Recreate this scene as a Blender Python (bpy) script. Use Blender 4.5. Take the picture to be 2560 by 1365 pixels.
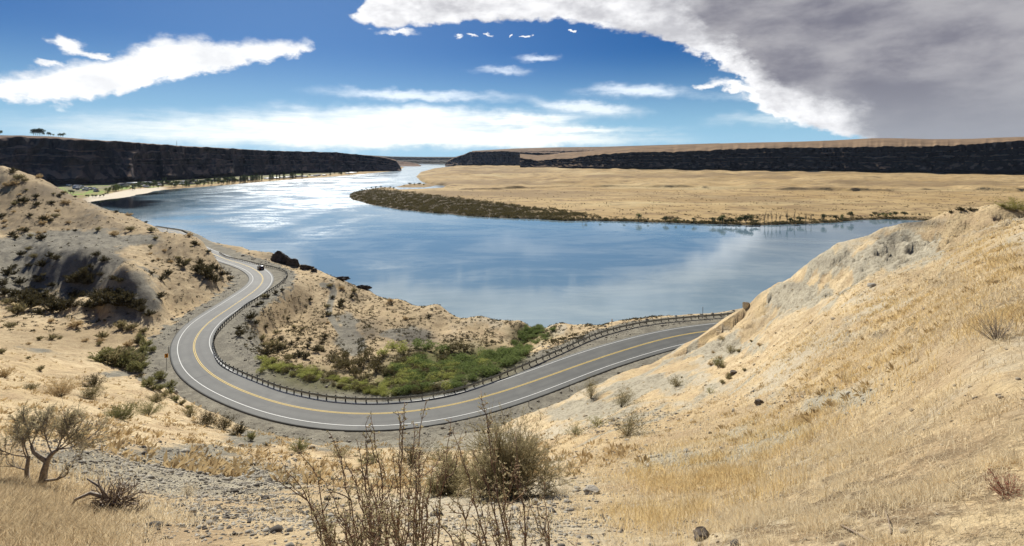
import bpy, math, random
import numpy as np
from mathutils import Vector, Matrix

R = math.radians
for o in list(bpy.data.objects): bpy.data.objects.remove(o)
scene = bpy.context.scene
COL = scene.collection
F = 1280.0; CX = 1280.0; HY = 388.0        # focal length, centre column and horizon row, in photo pixels

# ------------------------------------------------------------------ camera
cam_d = bpy.data.cameras.new('camera'); cam = bpy.data.objects.new('camera', cam_d); COL.objects.link(cam)
cam.location = (0, 0, 0); cam.rotation_euler = (R(90), 0, 0)
cam_d.sensor_width = 36; cam_d.lens = 18; cam_d.shift_y = -(682.5 - HY) / 2560.0
cam_d.clip_start = 0.05; cam_d.clip_end = 60000
scene.camera = cam
scene.view_settings.view_transform = 'Standard'
scene.view_settings.look = 'None'
scene.view_settings.exposure = 0.5
scene.view_settings.gamma = 1
SUN_AZ, SUN_EL = -22.0, 35.0               # degrees: azimuth from +Y (clockwise seen from above), elevation

# ------------------------------------------------------------------ node helpers
class NT:
    def __init__(s, tree): s.t = tree
    def n(s, typ, **kw):
        nd = s.t.nodes.new(typ)
        for k, v in kw.items(): setattr(nd, k, v)
        return nd
    def put(s, sock, v):
        if isinstance(v, bpy.types.NodeSocket): s.t.links.new(v, sock)
        elif v is not None:
            if isinstance(v, (tuple, list)) and len(v) == 3 and sock.type == 'RGBA': v = (*v, 1)
            sock.default_value = v
    def m(s, op, a, b=None, c=None, clamp=False):
        nd = s.n('ShaderNodeMath', operation=op); nd.use_clamp = clamp
        s.put(nd.inputs[0], a); s.put(nd.inputs[1], b); s.put(nd.inputs[2], c)
        return nd.outputs[0]
    def rng(s, v, a, b, c=0.0, d=1.0, smooth=True):
        nd = s.n('ShaderNodeMapRange'); nd.interpolation_type = 'SMOOTHSTEP' if smooth else 'LINEAR'
        for i, x in enumerate((v, a, b, c, d)): s.put(nd.inputs[i], x)
        return nd.outputs[0]
    def mix(s, f, a, b, mode='MIX'):
        nd = s.n('ShaderNodeMix', data_type='RGBA', blend_type=mode); nd.clamp_factor = True
        s.put(nd.inputs['Factor'], f); s.put(nd.inputs[6], a); s.put(nd.inputs[7], b)
        return nd.outputs[2]
    def noise(s, vec, scale, detail=4, rough=.55, dist=0.0):
        nd = s.n('ShaderNodeTexNoise'); s.put(nd.inputs['Vector'], vec); s.put(nd.inputs['Scale'], scale)
        s.put(nd.inputs['Detail'], detail); s.put(nd.inputs['Roughness'], rough); s.put(nd.inputs['Distortion'], dist)
        return nd.outputs['Fac']
    def vor(s, vec, scale, feature='F1', out='Distance', rnd=1.0):
        nd = s.n('ShaderNodeTexVoronoi', feature=feature); s.put(nd.inputs['Vector'], vec); s.put(nd.inputs['Scale'], scale)
        s.put(nd.inputs['Randomness'], rnd)
        return nd.outputs[out]
    def mapv(s, vec, scale=(1, 1, 1), rot=(0, 0, 0), loc=(0, 0, 0)):
        nd = s.n('ShaderNodeMapping'); s.put(nd.inputs['Vector'], vec)
        nd.inputs['Scale'].default_value = scale; nd.inputs['Rotation'].default_value = rot; nd.inputs['Location'].default_value = loc
        return nd.outputs[0]
    def comb(s, x, y, z):
        nd = s.n('ShaderNodeCombineXYZ'); s.put(nd.inputs[0], x); s.put(nd.inputs[1], y); s.put(nd.inputs[2], z)
        return nd.outputs[0]
    def sep(s, v):
        nd = s.n('ShaderNodeSeparateXYZ'); s.put(nd.inputs[0], v); return nd.outputs
    def attr(s, name):
        nd = s.n('ShaderNodeAttribute'); nd.attribute_name = name; return nd.outputs['Fac']
    def pos(s): return s.n('ShaderNodeNewGeometry').outputs['Position']
    def bump(s, h, strength=.5, dist=.1):
        nd = s.n('ShaderNodeBump'); nd.inputs['Strength'].default_value = strength; nd.inputs['Distance'].default_value = dist
        s.put(nd.inputs['Height'], h); return nd.outputs[0]
    def curve(s, v, pts):
        nd = s.n('ShaderNodeFloatCurve'); c = nd.mapping.curves[0]
        pts = sorted(pts)
        while len(c.points) < len(pts): c.points.new(.5, .5)
        for p, q in zip(c.points, pts): p.location = q; p.handle_type = 'VECTOR'
        nd.mapping.update(); s.put(nd.inputs['Value'], v); return nd.outputs[0]

def material(name):
    m = bpy.data.materials.new(name); m.use_nodes = True
    t = NT(m.node_tree); b = m.node_tree.nodes['Principled BSDF']
    b.inputs['Roughness'].default_value = .9
    b.inputs['Specular IOR Level'].default_value = .2
    return m, t, b

# ------------------------------------------------------------------ world: Nishita sky and clouds fixed in the sky
def azel(px, py):
    u = (px - CX) / F; e = (HY - py) / F
    return math.degrees(math.atan(u)), math.degrees(math.atan(e / math.sqrt(1 + u * u)))
world = bpy.data.worlds.new('World'); scene.world = world; world.use_nodes = True
w = NT(world.node_tree); bg = world.node_tree.nodes['Background']
sky = w.n('ShaderNodeTexSky'); sky.sky_type = 'NISHITA'; sky.sun_disc = False
sky.sun_elevation = R(SUN_EL); sky.sun_rotation = R(SUN_AZ); sky.altitude = 300
sky.air_density = 1.0; sky.dust_density = 0.35; sky.ozone_density = 2.2
dirv = w.n('ShaderNodeTexCoord').outputs['Generated']
dx, dy, dz = w.sep(dirv)
AZ = w.m('DEGREES', w.m('ARCTAN2', dx, dy)); EL = w.m('DEGREES', w.m('ARCSINE', dz))
AZS = w.m('DEGREES', w.m('ARCTAN2', dx, dy))
nv = w.mapv(dirv, (1, 1, 1.6))
n1 = w.noise(nv, 9, 8, .62); n2 = w.noise(w.mapv(nv, loc=(7, 3, 1)), 9, 8, .62)
n3 = w.noise(nv, 34, 5, .6); n4 = w.noise(w.mapv(nv, loc=(3, 9, 5)), 34, 5, .6)
def jit(base, a, b, ka, kb): return w.m('ADD', base, w.m('ADD', w.m('MULTIPLY', w.m('SUBTRACT', a, .5), ka), w.m('MULTIPLY', w.m('SUBTRACT', b, .5), kb)))
az1 = jit(AZ, n1, n3, 5.0, 2.6); el1 = jit(EL, n2, n4, 2.8, 1.5)
A0, A1, E0, E1 = -75.0, 75.0, -5.0, 40.0
def bound(azin, pts, key):
    q = []
    for px, py in pts:
        a, e = azel(px, py); q.append(((a - A0) / (A1 - A0), (e - E0) / (E1 - E0)))
    return w.m('MULTIPLY_ADD', w.curve(w.m('DIVIDE', w.m('SUBTRACT', azin, A0), A1 - A0), q), E1 - E0, E0)
# left lens cloud
upA = bound(az1, [(-300, 280), (-60, 232), (0, 196), (70, 178), (180, 155), (250, 140), (320, 117), (400, 100), (500, 92), (550, 105), (675, 100), (765, 104), (800, 118), (815, 150), (860, 420), (2600, 420)], 'u')
loA = bound(az1, [(-300, 275), (-60, 228), (0, 240), (60, 254), (140, 262), (230, 258), (315, 240), (370, 215), (500, 192), (600, 170), (750, 142), (800, 122), (815, 100), (860, 0), (2600, 0)], 'l')
mA = w.m('MULTIPLY', w.rng(w.m('SUBTRACT', upA, el1), -.4, .9), w.rng(w.m('SUBTRACT', el1, loA), -.15, .5))
# great cloud: everything above this line
loB = bound(az1, [(-1200, -700), (700, -300), (840, -60), (862, 46), (920, 60), (990, 72), (1060, 64), (1150, 55), (1280, 48), (1400, 56), (1500, 70), (1600, 90), (1690, 108), (1760, 142), (1830, 185), (1880, 240), (1960, 285), (2060, 320), (2160, 345), (2300, 362), (2560, 395), (3400, 420)], 'b')
upB = bound(az1, [(-1200, -700), (600, -700), (835, 30), (862, 42), (885, 20), (930, -20), (1000, -120), (1300, -600), (3400, -1500)], 'ub')
dB = w.m('SUBTRACT', el1, loB)
mB = w.m('MULTIPLY', w.rng(dB, -.15, .5), w.rng(w.m('SUBTRACT', upB, el1), -.2, .4))
mB = w.m('MULTIPLY', mB, w.rng(AZ, 140, 100))
holes = w.rng(w.noise(w.mapv(nv, loc=(1, 2, 8)), 16, 4, .6), .70, .76)
mB = w.m('MULTIPLY', mB, w.m('SUBTRACT', 1, w.m('MULTIPLY', holes, w.rng(AZ, 25, 15))))
def blob(px, py, rx, ry, k=1.0, azs=az1, els=el1, rot=0):
    a, e = azel(px, py); a2, _ = azel(px + rx, py); _, e2 = azel(px, py - ry)
    ra, re = max(.2, abs(a2 - a)), max(.1, abs(e2 - e))
    x = w.m('SUBTRACT', azs, a); y = w.m('SUBTRACT', els, e)
    if rot: y = w.m('SUBTRACT', y, w.m('MULTIPLY', x, rot))
    x = w.m('DIVIDE', x, ra); y = w.m('DIVIDE', y, re)
    r2 = w.m('ADD', w.m('MULTIPLY', x, x), w.m('MULTIPLY', y, y))
    return w.m('MULTIPLY', w.m('EXPONENT', w.m('MULTIPLY', r2, -1)), k)
def addup(l):
    s = l[0]
    for x in l[1:]: s = w.m('ADD', s, x)
    return s
puffs = addup([blob(145, 108, 50, 24, 1.3), blob(235, 132, 45, 10, .8), blob(120, 160, 60, 9, .7), blob(980, 78, 60, 9, .9), blob(1140, 97, 11, 5, .85), blob(1178, 96, 13, 5, .8),
               blob(1225, 91, 11, 5, .8), blob(1275, 86, 6, 5), blob(1318, 87, 7, 5), blob(1430, 88, 9, 6), blob(1760, 210, 30, 10, .8), blob(1850, 225, 70, 20, 1.1, rot=-.5),
               blob(1960, 280, 90, 20, 1.0, rot=-.35)])
mP = w.rng(w.m('MULTIPLY', puffs, w.m('MULTIPLY_ADD', n3, 1.6, .2)), .25, .85)
# cirrus: streaky high cloud, soft
sv = w.mapv(dirv, (1, 1, 7), (0, R(6), 0))
st = w.noise(sv, 5, 9, .62, .6); st2 = w.noise(w.mapv(dirv, (1, 1, 3.4), (0, R(-14), 0)), 9, 8, .62, .5)
azc = jit(AZ, n1, n3, 7, 2); elc = jit(EL, n2, n4, 2.0, 1.0)
band = addup([blob(820, 330, 560, 42, 1.05, azc, elc), blob(1050, 285, 330, 26, .8, azc, elc), blob(1200, 350, 500, 20, .8, azc, elc)])
high = addup([blob(1050, 238, 230, 16, 1.3, azc, elc), blob(1350, 142, 55, 12, 1.1, azc, elc), blob(1260, 177, 90, 12, 1.0, azc, elc), blob(1470, 270, 120, 17, 1.5, azc, elc, -.12),
              blob(1600, 228, 140, 19, 1.3, azc, elc, -.06), blob(1330, 300, 150, 16, 1.2, azc, elc), blob(1450, 325, 200, 10, 1.1, azc, elc), blob(175, 270, 25, 8, .7, azc, elc), blob(1900, 300, 170, 22, .8, azc, elc), blob(1840, 245, 90, 16, .6, azc, elc)])
st3 = w.noise(w.mapv(dirv, (1, 1, 9), (0, R(4), 0)), 14, 8, .65, .4)
mC = w.m('ADD', w.rng(w.m('MULTIPLY', band, w.m('ADD', w.m('MULTIPLY', w.m('ADD', st, st3), .8), .08)), .15, 1.0), w.m('MULTIPLY', w.rng(w.m('MULTIPLY', high, w.m('MULTIPLY', w.m('ADD', st2, st3), .6)), .12, .85), .8), clamp=True)
# colours (before the 0.1 strength)
base = w.mix(1.0, sky.outputs[0], (0.042, 0.175, 0.36), 'MULTIPLY')
hz = w.rng(EL, 12, -1.5)
base = w.mix(w.m('MULTIPLY', hz, .92), base, (2.9, 5.0, 6.5))
glow = w.m('EXPONENT', w.m('MULTIPLY', w.m('POWER', w.m('DIVIDE', w.m('ADD', AZ, 24), 30), 2), -1))
base = w.mix(w.m('MULTIPLY', glow, .12), base, (5, 6, 7))
circ = w.mix(w.rng(EL, 1, 9), (8.6, 8.6, 7.9), (8.3, 8.8, 9.3))
c = w.mix(w.m('MULTIPLY', mC, .88), base, circ)
whit = w.mix(w.rng(w.m('ADD', w.noise(nv, 7, 7, .62), w.m('MULTIPLY', n3, .25)), .56, .82), (7.8, 7.85, 7.9), (6.3, 6.4, 6.6))
c = w.mix(w.m('MAXIMUM', mA, mP), c, whit)
gm = w.m('ADD', w.m('MULTIPLY', w.noise(w.mapv(dirv, (1, 1, 2.0)), 4.0, 7, .55, .15), .65), w.m('MULTIPLY', w.noise(w.mapv(dirv, (1, 1, 2.6)), 12, 6, .6, .1), .35))
greyc = w.mix(w.rng(gm, .38, .64), (3.2, 3.15, 3.35), (1.45, 1.45, 1.8))
greyc = w.mix(w.rng(EL, 9, 0), greyc, (2.5, 2.6, 2.9))
inner = w.m('MULTIPLY', w.rng(w.m('ADD', dB, w.m('MULTIPLY', w.m('SUBTRACT', n1, .5), 6)), .6, 4.2), w.rng(w.m('ADD', AZ, w.m('MULTIPLY', w.m('SUBTRACT', n1, .5), 14)), 9, 23))
whitB = w.mix(w.rng(w.m('ADD', w.noise(w.mapv(nv, (1, 1, 1.5)), 8, 7, .62), w.m('MULTIPLY', n3, .3)), .50, .86), (7.5, 7.5, 7.6), (4.2, 4.2, 4.45))
inner = w.m('MAXIMUM', inner, w.rng(w.m('ADD', AZ, w.m('MULTIPLY', w.m('SUBTRACT', n1, .5), 10)), 32.5, 37))
c = w.mix(mB, c, w.mix(inner, whitB, greyc))
w.put(bg.inputs['Color'], c); bg.inputs['Strength'].default_value = 0.1

# ------------------------------------------------------------------ sun
sd = bpy.data.lights.new('sun', 'SUN'); sd.energy = 4.6; sd.angle = R(.53); sd.color = (1.0, .955, .87)
so = bpy.data.objects.new('sun', sd); COL.objects.link(so)
sv_ = Vector((math.sin(R(SUN_AZ)) * math.cos(R(SUN_EL)), math.cos(R(SUN_AZ)) * math.cos(R(SUN_EL)), math.sin(R(SUN_EL))))
so.rotation_euler = sv_.to_track_quat('Z', 'Y').to_euler()

# ------------------------------------------------------------------ numpy noise
def _h(ix, iy, seed):
    h = (ix.astype(np.int64) * 374761393 + iy.astype(np.int64) * 668265263 + seed * 974634777) & 0xffffffff
    h = ((h ^ (h >> 13)) * 1274126177) & 0xffffffff
    return ((h ^ (h >> 16)) & 0xffff) / 65536.0
def perlin(x, y, seed=0):
    x = np.asarray(x, float); y = np.asarray(y, float)
    ix = np.floor(x); iy = np.floor(y); fx = x - ix; fy = y - iy
    ix = ix.astype(np.int64); iy = iy.astype(np.int64)
    def g(a, b):
        t = _h(ix + a, iy + b, seed) * 2 * np.pi
        return np.cos(t) * (fx - a) + np.sin(t) * (fy - b)
    u = fx * fx * fx * (fx * (fx * 6 - 15) + 10); v = fy * fy * fy * (fy * (fy * 6 - 15) + 10)
    return ((g(0, 0) * (1 - u) + g(1, 0) * u) * (1 - v) + (g(0, 1) * (1 - u) + g(1, 1) * u) * v) * 1.5
def fbm(x, y, o=4, seed=0, k=.5):
    s = 0; a = 1; t = 0
    for i in range(o): s = s + a * perlin(x * 2 ** i, y * 2 ** i, seed + i * 17); t += a; a *= k
    return s / t
def sm(a, b, x):
    t = np.clip((np.asarray(x, float) - a) / (b - a), 0, 1); return t * t * (3 - 2 * t)

# ------------------------------------------------------------------ mesh helpers
def link(o, parent=None):
    COL.objects.link(o)
    if parent: o.parent = parent
    return o
def mk(name, V, Fs, mats, parent=None, midx=None, smooth=False, attrs=None):
    """V (n,3); Fs: list of (m,3)/(m,4) int arrays; midx: list of material index per face block"""
    me = bpy.data.meshes.new(name); V = np.asarray(V, np.float32)
    me.vertices.add(len(V)); me.vertices.foreach_set('co', V.ravel())
    tot = [f.shape[1] * np.ones(len(f), np.int32) for f in Fs]
    tot = np.concatenate(tot); start = np.concatenate([[0], np.cumsum(tot)[:-1]]).astype(np.int32)
    me.loops.add(int(tot.sum())); me.loops.foreach_set('vertex_index', np.concatenate([f.ravel() for f in Fs]).astype(np.int32))
    me.polygons.add(len(tot)); me.polygons.foreach_set('loop_start', start); me.polygons.foreach_set('loop_total', tot)
    for m in (mats if isinstance(mats, (list, tuple)) else [mats]): me.materials.append(m)
    if midx is not None:
        me.polygons.foreach_set('material_index', np.concatenate([np.full(len(f), i, np.int32) for f, i in zip(Fs, midx)]))
    if smooth: me.polygons.foreach_set('use_smooth', np.ones(len(tot), bool))
    if attrs:
        for k, a in attrs.items():
            at = me.attributes.new(k, 'FLOAT', 'POINT'); at.data.foreach_set('value', np.asarray(a, np.float32))
    me.update(calc_edges=True); me.validate()
    return link(bpy.data.objects.new(name, me), parent)
def empty(name, loc, rz=0, parent=None):
    o = bpy.data.objects.new(name, None); o.location = loc; o.rotation_euler = (0, 0, rz); o.empty_display_size = .2
    return link(o, parent)
def tag(o, label=None, cat=None, group=None, kind=None):
    if label: o['label'] = label
    if cat: o['category'] = cat
    if group: o['group'] = group
    if kind: o['kind'] = kind
    return o
def grid_faces(nr, nc):
    i = np.arange(nr - 1)[:, None] * nc + np.arange(nc - 1)[None, :]
    return np.stack([i, i + 1, i + nc + 1, i + nc], -1).reshape(-1, 4)
class Buf:
    def __init__(s): s.V = []; s.Q = []; s.T = []; s.n = 0
    def add(s, V, Q=None, T=None):
        V = np.asarray(V, float)
        if Q is not None and len(Q): s.Q.append(np.asarray(Q) + s.n)
        if T is not None and len(T): s.T.append(np.asarray(T) + s.n)
        s.V.append(V); s.n += len(V)
    def box(s, c, d, rz=0, taper=1.0):
        x, y, z = [v / 2 for v in d]
        P = np.array([[-x, -y, -z], [x, -y, -z], [x, y, -z], [-x, y, -z], [-x * taper, -y * taper, z], [x * taper, -y * taper, z], [x * taper, y * taper, z], [-x * taper, y * taper, z]])
        ca, sa = math.cos(rz), math.sin(rz); P = np.c_[P[:, 0] * ca - P[:, 1] * sa, P[:, 0] * sa + P[:, 1] * ca, P[:, 2]] + np.array(c)
        s.add(P, [[0, 3, 2, 1], [4, 5, 6, 7], [0, 1, 5, 4], [1, 2, 6, 5], [2, 3, 7, 6], [3, 0, 4, 7]])
    def tube(s, path, rad, n=4):
        P = np.asarray(path, float); m = len(P); rad = np.broadcast_to(np.asarray(rad, float), (m,))
        T = np.gradient(P, axis=0); T /= (np.linalg.norm(T, axis=1, keepdims=True) + 1e-9)
        ref = np.array([0.31, 0.2, 0.93]) if abs(T[0, 2]) < .8 else np.array([1., .1, 0])
        A = np.cross(T, ref); A /= (np.linalg.norm(A, axis=1, keepdims=True) + 1e-9); B = np.cross(T, A)
        an = np.arange(n) * 2 * np.pi / n
        V = P[:, None, :] + rad[:, None, None] * (np.cos(an)[None, :, None] * A[:, None, :] + np.sin(an)[None, :, None] * B[:, None, :])
        i = np.arange(m - 1)[:, None] * n; j = np.arange(n)[None, :]; k = (j + 1) % n
        Q = np.stack([i + j, i + k, i + k + n, i + j + n], -1).reshape(-1, 4)
        s.add(V.reshape(-1, 3), Q, [[0, q + 1 if q + 1 < n else 0, q] for q in range(1, n - 1)][:0] or None)
        if n >= 4: s.Q.append(np.array([[m * n - n + a for a in (0, 1, 2, 3)]]) + s.n - m * n)
    def leaves(s, C, D, L, W, rng, nrm=None):
        """narrow diamond leaves: centres-of-base C, unit directions D, length L, width W"""
        C = np.asarray(C); k = len(C); r = rng.normal(size=(k, 3)); S = np.cross(D, r); S /= (np.linalg.norm(S, axis=1, keepdims=True) + 1e-9)
        L = np.broadcast_to(L, (k,))[:, None]; W = np.broadcast_to(W, (k,))[:, None]
        V = np.stack([C, C + D * L * .45 + S * W * .5, C + D * L, C + D * L * .45 - S * W * .5], 1).reshape(-1, 3)
        i = np.arange(k)[:, None] * 4; s.add(V, np.c_[i, i + 1, i + 2, i + 3])
    def mesh(s, name, mat, parent=None, smooth=False):
        Fs = []
        if s.Q: Fs.append(np.concatenate(s.Q))
        if s.T: Fs.append(np.concatenate(s.T))
        return mk(name, np.concatenate(s.V), Fs, mat, parent, smooth=smooth)
def merge(name, bufs, mats, parent=None):
    V = []; Fs = []; mi = []; n = 0
    for i, b in enumerate(bufs):
        if not b.V: continue
        v = np.concatenate(b.V); V.append(v)
        if b.Q: Fs.append(np.concatenate(b.Q) + n); mi.append(i)
        if b.T: Fs.append(np.concatenate(b.T) + n); mi.append(i)
        n += len(v)
    return mk(name, np.concatenate(V), Fs, mats, parent, mi)

# ------------------------------------------------------------------ the road plane and its tracks
RA, RB, RC = -39.3, .0432, -.0169
def road_z(X, Y): return RA + RB * X + RC * Y
def on_road(px, py):
    s = (py - HY) / F; u = (px - CX) / F; Y = -RA / (s + RB * u + RC); return (u * Y, Y)
YEL = [(1744, 829), (1664, 844), (1545, 879.5), (1456, 909), (1367, 942), (1278, 973), (1189, 1001), (1100, 1020.6), (1056, 1029.5), (927, 1039), (814, 1032.7), (701, 1012), (604.5, 978), (548, 951), (500, 915), (480, 869.5), (487, 844), (516, 808), (580, 766), (611, 745), (642, 723.6), (656.4, 707), (659, 698), (655, 687.7), (645, 678.5), (632, 670), (616, 664), (591, 655), (572, 651)]
W1 = [(1783, 808), (1664, 826), (1545, 851), (1456, 879.5), (1367, 911), (1278, 945), (1189, 974.5), (1100, 995), (1056, 1005), (927, 1014), (814, 1008.5), (701, 984), (604, 949), (564, 927.6), (529, 892), (514, 860), (522, 834), (548, 805), (596, 769.6), (620.5, 757), (642, 744), (662.6, 728.7), (676, 712), (680.5, 699), (676, 687.7), (665.6, 678.5), (650, 670), (636, 664.6), (621.5, 659.5), (591, 651.8), (572, 648)]
W2 = [(1658, 870.6), (1575, 894), (1486, 927), (1397, 962.7), (1308, 997), (1219, 1026.5), (1106, 1054), (981, 1067.5), (887.5, 1069), (794, 1061), (700, 1044), (604.5, 1012), (546, 984.3), (500, 950), (458, 908), (445, 869.5), (448, 843.7), (467.5, 811.5), (516, 773), (560, 752), (591, 735), (621.5, 715), (634, 704), (637.4, 696), (635, 688.7), (623.6, 677.4), (606, 668), (591, 661), (577, 656)]
RAIL = [(1821, 792), (1753, 796), (1664, 804), (1605, 811), (1545, 824.6), (1486, 842), (1397, 882.5), (1308, 921), (1219, 957), (1130, 986), (1056, 999), (927, 1008), (814, 1000.5), (701, 976), (604, 937.6), (548, 911), (535, 882.4), (530, 856.6), (541.7, 830.8), (567.5, 805), (612.6, 766), (652, 743), (678, 727), (703.6, 709), (716, 696), (718.5, 687), (712, 679.5), (693, 673), (662.6, 666), (632, 659.5), (601, 652), (565, 644)]
def resample(P, step):
    P = np.asarray(P, float); d = np.r_[0, np.cumsum(np.linalg.norm(np.diff(P, axis=0), axis=1))]
    t = np.arange(0, d[-1], step); return np.stack([np.interp(t, d, P[:, i]) for i in range(P.shape[1])], 1)
def smooth_path(P, step=1.0, it=120):
    Q = resample(P, step); a, b = Q[0].copy(), Q[-1].copy()
    for _ in range(it): Q[1:-1] = Q[1:-1] * .5 + (Q[:-2] + Q[2:]) * .25
    return Q
FARR = {'y': (0, 0)}
def track(px, right, left, it=60):
    pts = [on_road(*p) for p in px]
    return smooth_path(right + pts + left, 1.0, it)
tY = track(YEL, [(150, 118), (100, 122), (72, 119)], [(-185, 297), (-222, 345), (-250, 378), (-303, 421)])
tW1 = track(W1, [(150, 122), (100, 126), (72, 123.5)], [(-182, 300), (-219, 348), (-248, 381), (-300.5, 425)])
tW2 = track(W2, [(150, 114), (100, 118), (74, 115.5), (60, 110)], [(-188, 294), (-225, 342), (-252, 374.5), (-305.5, 417)])
tR = track(RAIL, [(150, 133), (100, 134), (72, 133)], [(-150, 262)], 14)
def normals2(P):
    T = np.gradient(P, axis=0); T /= np.linalg.norm(T, axis=1, keepdims=True); return np.c_[-T[:, 1], T[:, 0]]
def near_dist(X, Y, P):
    shp = X.shape; X = X.ravel(); Y = Y.ravel(); out = np.empty(len(X)); idx = np.empty(len(X), int)
    for i in range(0, len(X), 20000):
        d = (X[i:i + 20000, None] - P[None, :, 0]) ** 2 + (Y[i:i + 20000, None] - P[None, :, 1]) ** 2
        j = d.argmin(1); idx[i:i + 20000] = j; out[i:i + 20000] = np.sqrt(d[np.arange(len(j)), j])
    return out.reshape(shp), idx.reshape(shp)

# ------------------------------------------------------------------ the near hillside: control points (photo px, py, distance Y)
CP = [
 # foreground, from the viewer's feet to the road
 (1280,1365,3),(1280,1300,6),(1280,1235,12),(1280,1180,22),(1280,1140,38),(1270,1112,55),
 (1000,1365,3),(1000,1290,7),(1000,1220,15),(1000,1160,30),(1000,1122,52),(1000,1105,66),
 (700,1365,3.2),(700,1280,7),(700,1210,14),(700,1150,27),(720,1105,46),(640,1090,58),(700,1095,66),
 (400,1365,3.4),(400,1250,8),(400,1150,18),(400,1060,36),(400,1000,58),(430,960,84),(380,930,95),
 (100,1365,3.4),(100,1230,6),(100,1120,13),(100,1020,28),(100,960,50),(100,905,82),(-300,1365,3.4),(-300,1150,8),(-300,950,28),(-300,820,70),
 (250,960,65),(250,925,92),(0,850,105),(150,860,112),(300,870,118),(-300,740,120),
 # valley floor under the left hill
 (60,800,132),(150,805,134),(250,800,136),(330,810,134),(400,820,134),(420,850,124),(-300,700,150),
 # left hill: grey slope, pit, spur
 (0,780,142),(60,770,146),(0,700,162),(0,640,180),(0,595,200),(80,720,164),(60,640,184),(110,605,196),
 (130,640,175),(145,690,166),(185,738,158),(225,735,157),(225,690,164),(200,640,172),(250,640,173),(290,652,172),(180,612,184),(300,620,186),
 (315,664,151),(275,700,149),(205,752,147),(240,780,141),(330,780,138.5),(430,792,142),(360,715,147),(400,760,143),(310,735,143),(290,675,163),
 # nose hill above the road
 (340,610,196),(400,588,212),(450,590,216),(500,602,214),(545,625,212),(575,650,208),(592,680,196),(605,706,184),(560,720,176),(500,750,160),(440,788,147),
 (400,650,188),(450,690,170),(500,680,180),(540,700,178),(470,640,194),
 # back flanks of the nose hill down to the road beyond
 # terrace and upper hill
 (0,575,212),(150,585,210),(300,582,214),(400,577,222),(200,560,228),(350,568,236),(100,545,230),(0,520,238),(250,525,246),(310,552,246),
 (0,419,280),(60,438,278),(110,458,278),(170,490,276),(220,512,274),(280,542,270),(330,562,262),(0,470,258),(80,490,256),(150,520,250),(-300,380,280),(-300,520,220),(-300,600,180),
 # inside the bend: foot of the rail, drainage, promontory
 (560,880,124),(600,900,117),(640,940,106),(620,830,146),(650,800,152),(700,760,172),(740,720,188),(700,840,139),(760,870,130),(700,900,118),(760,940,107),(850,975,101),(950,985,99.5),(1050,980,102),(1150,950,112),
 (1000,930,117),(900,930,119),(850,900,126),(900,870,136),(960,900,126),(1040,850,146),(1000,830,152),(920,820,152),(870,850,142),(830,800,160),(820,740,188),(830,700,204),(900,760,186),
 (1100,880,134),(1200,870,140),(1250,900,128),(1300,850,150),(1350,825,160),(1130,920,120),(1080,830,154),(1100,800,164),(1000,780,176),(1200,820,158),(1390,840,140),(1450,830,140),
 (520,600,292),(560,608,286),(600,617,276),(640,626,268),(680,633,262),(720,645,256),(780,668,240),(860,702,216),(920,726,204),(1000,749,192),(1100,768,182),(1200,795,168),(1250,806,162),(1300,808,160),(1350,810,160),(1400,812,156),(1460,812,148),(1530,806,140),
 (650,650,240),(600,636,258),(740,690,212),
 # right slope
 (1700,862,98),(1640,890,92),(1560,925,86),(1480,960,80),(1400,1000,74),(1330,1035,70),(1820,796,96),(1850,778,92),(1900,744,86),(1950,713,81),(2000,682,76),(2050,645,72),(2100,618,69),(2200,578,64),(2260,562,62),(2380,533,58),(2500,521,53),(2570,512,50),(2800,495,44),(3200,480,38),
 (1800,850,76),(1750,900,66),(1650,960,62),(1600,1020,48),(1500,1060,42),(1450,1110,30),(1700,1000,46),(1900,800,70),(1900,880,52),(2000,760,58),(2000,830,45),(2100,700,57),(2200,640,56),(2300,600,54),(2400,570,50),(2520,550,42),
 (1800,980,40),(1700,1080,26),(1600,1130,20),(1500,1180,15),(1500,1260,8),(1500,1330,4.6),(1700,1180,12),(1700,1260,7),(1700,1350,3.8),(1900,950,32),(1900,1060,18),(1900,1160,10),(1900,1270,5),(1900,1360,3.1),
 (2100,780,36),(2100,880,24),(2100,980,15),(2100,1080,9),(2100,1200,5),(2100,1340,3),(2300,700,34),(2300,780,22),(2300,860,14),(2300,950,9),(2300,1060,6),(2300,1200,3.9),(2300,1350,2.7),
 (2500,620,28),(2500,680,18),(2500,760,12),(2500,850,8),(2500,950,5.6),(2500,1080,4.1),(2500,1200,3.2),(2500,1350,2.5),(2800,620,18),(2800,800,8),(2800,1000,4.5),(3200,700,10),(3200,1000,4)]
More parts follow.
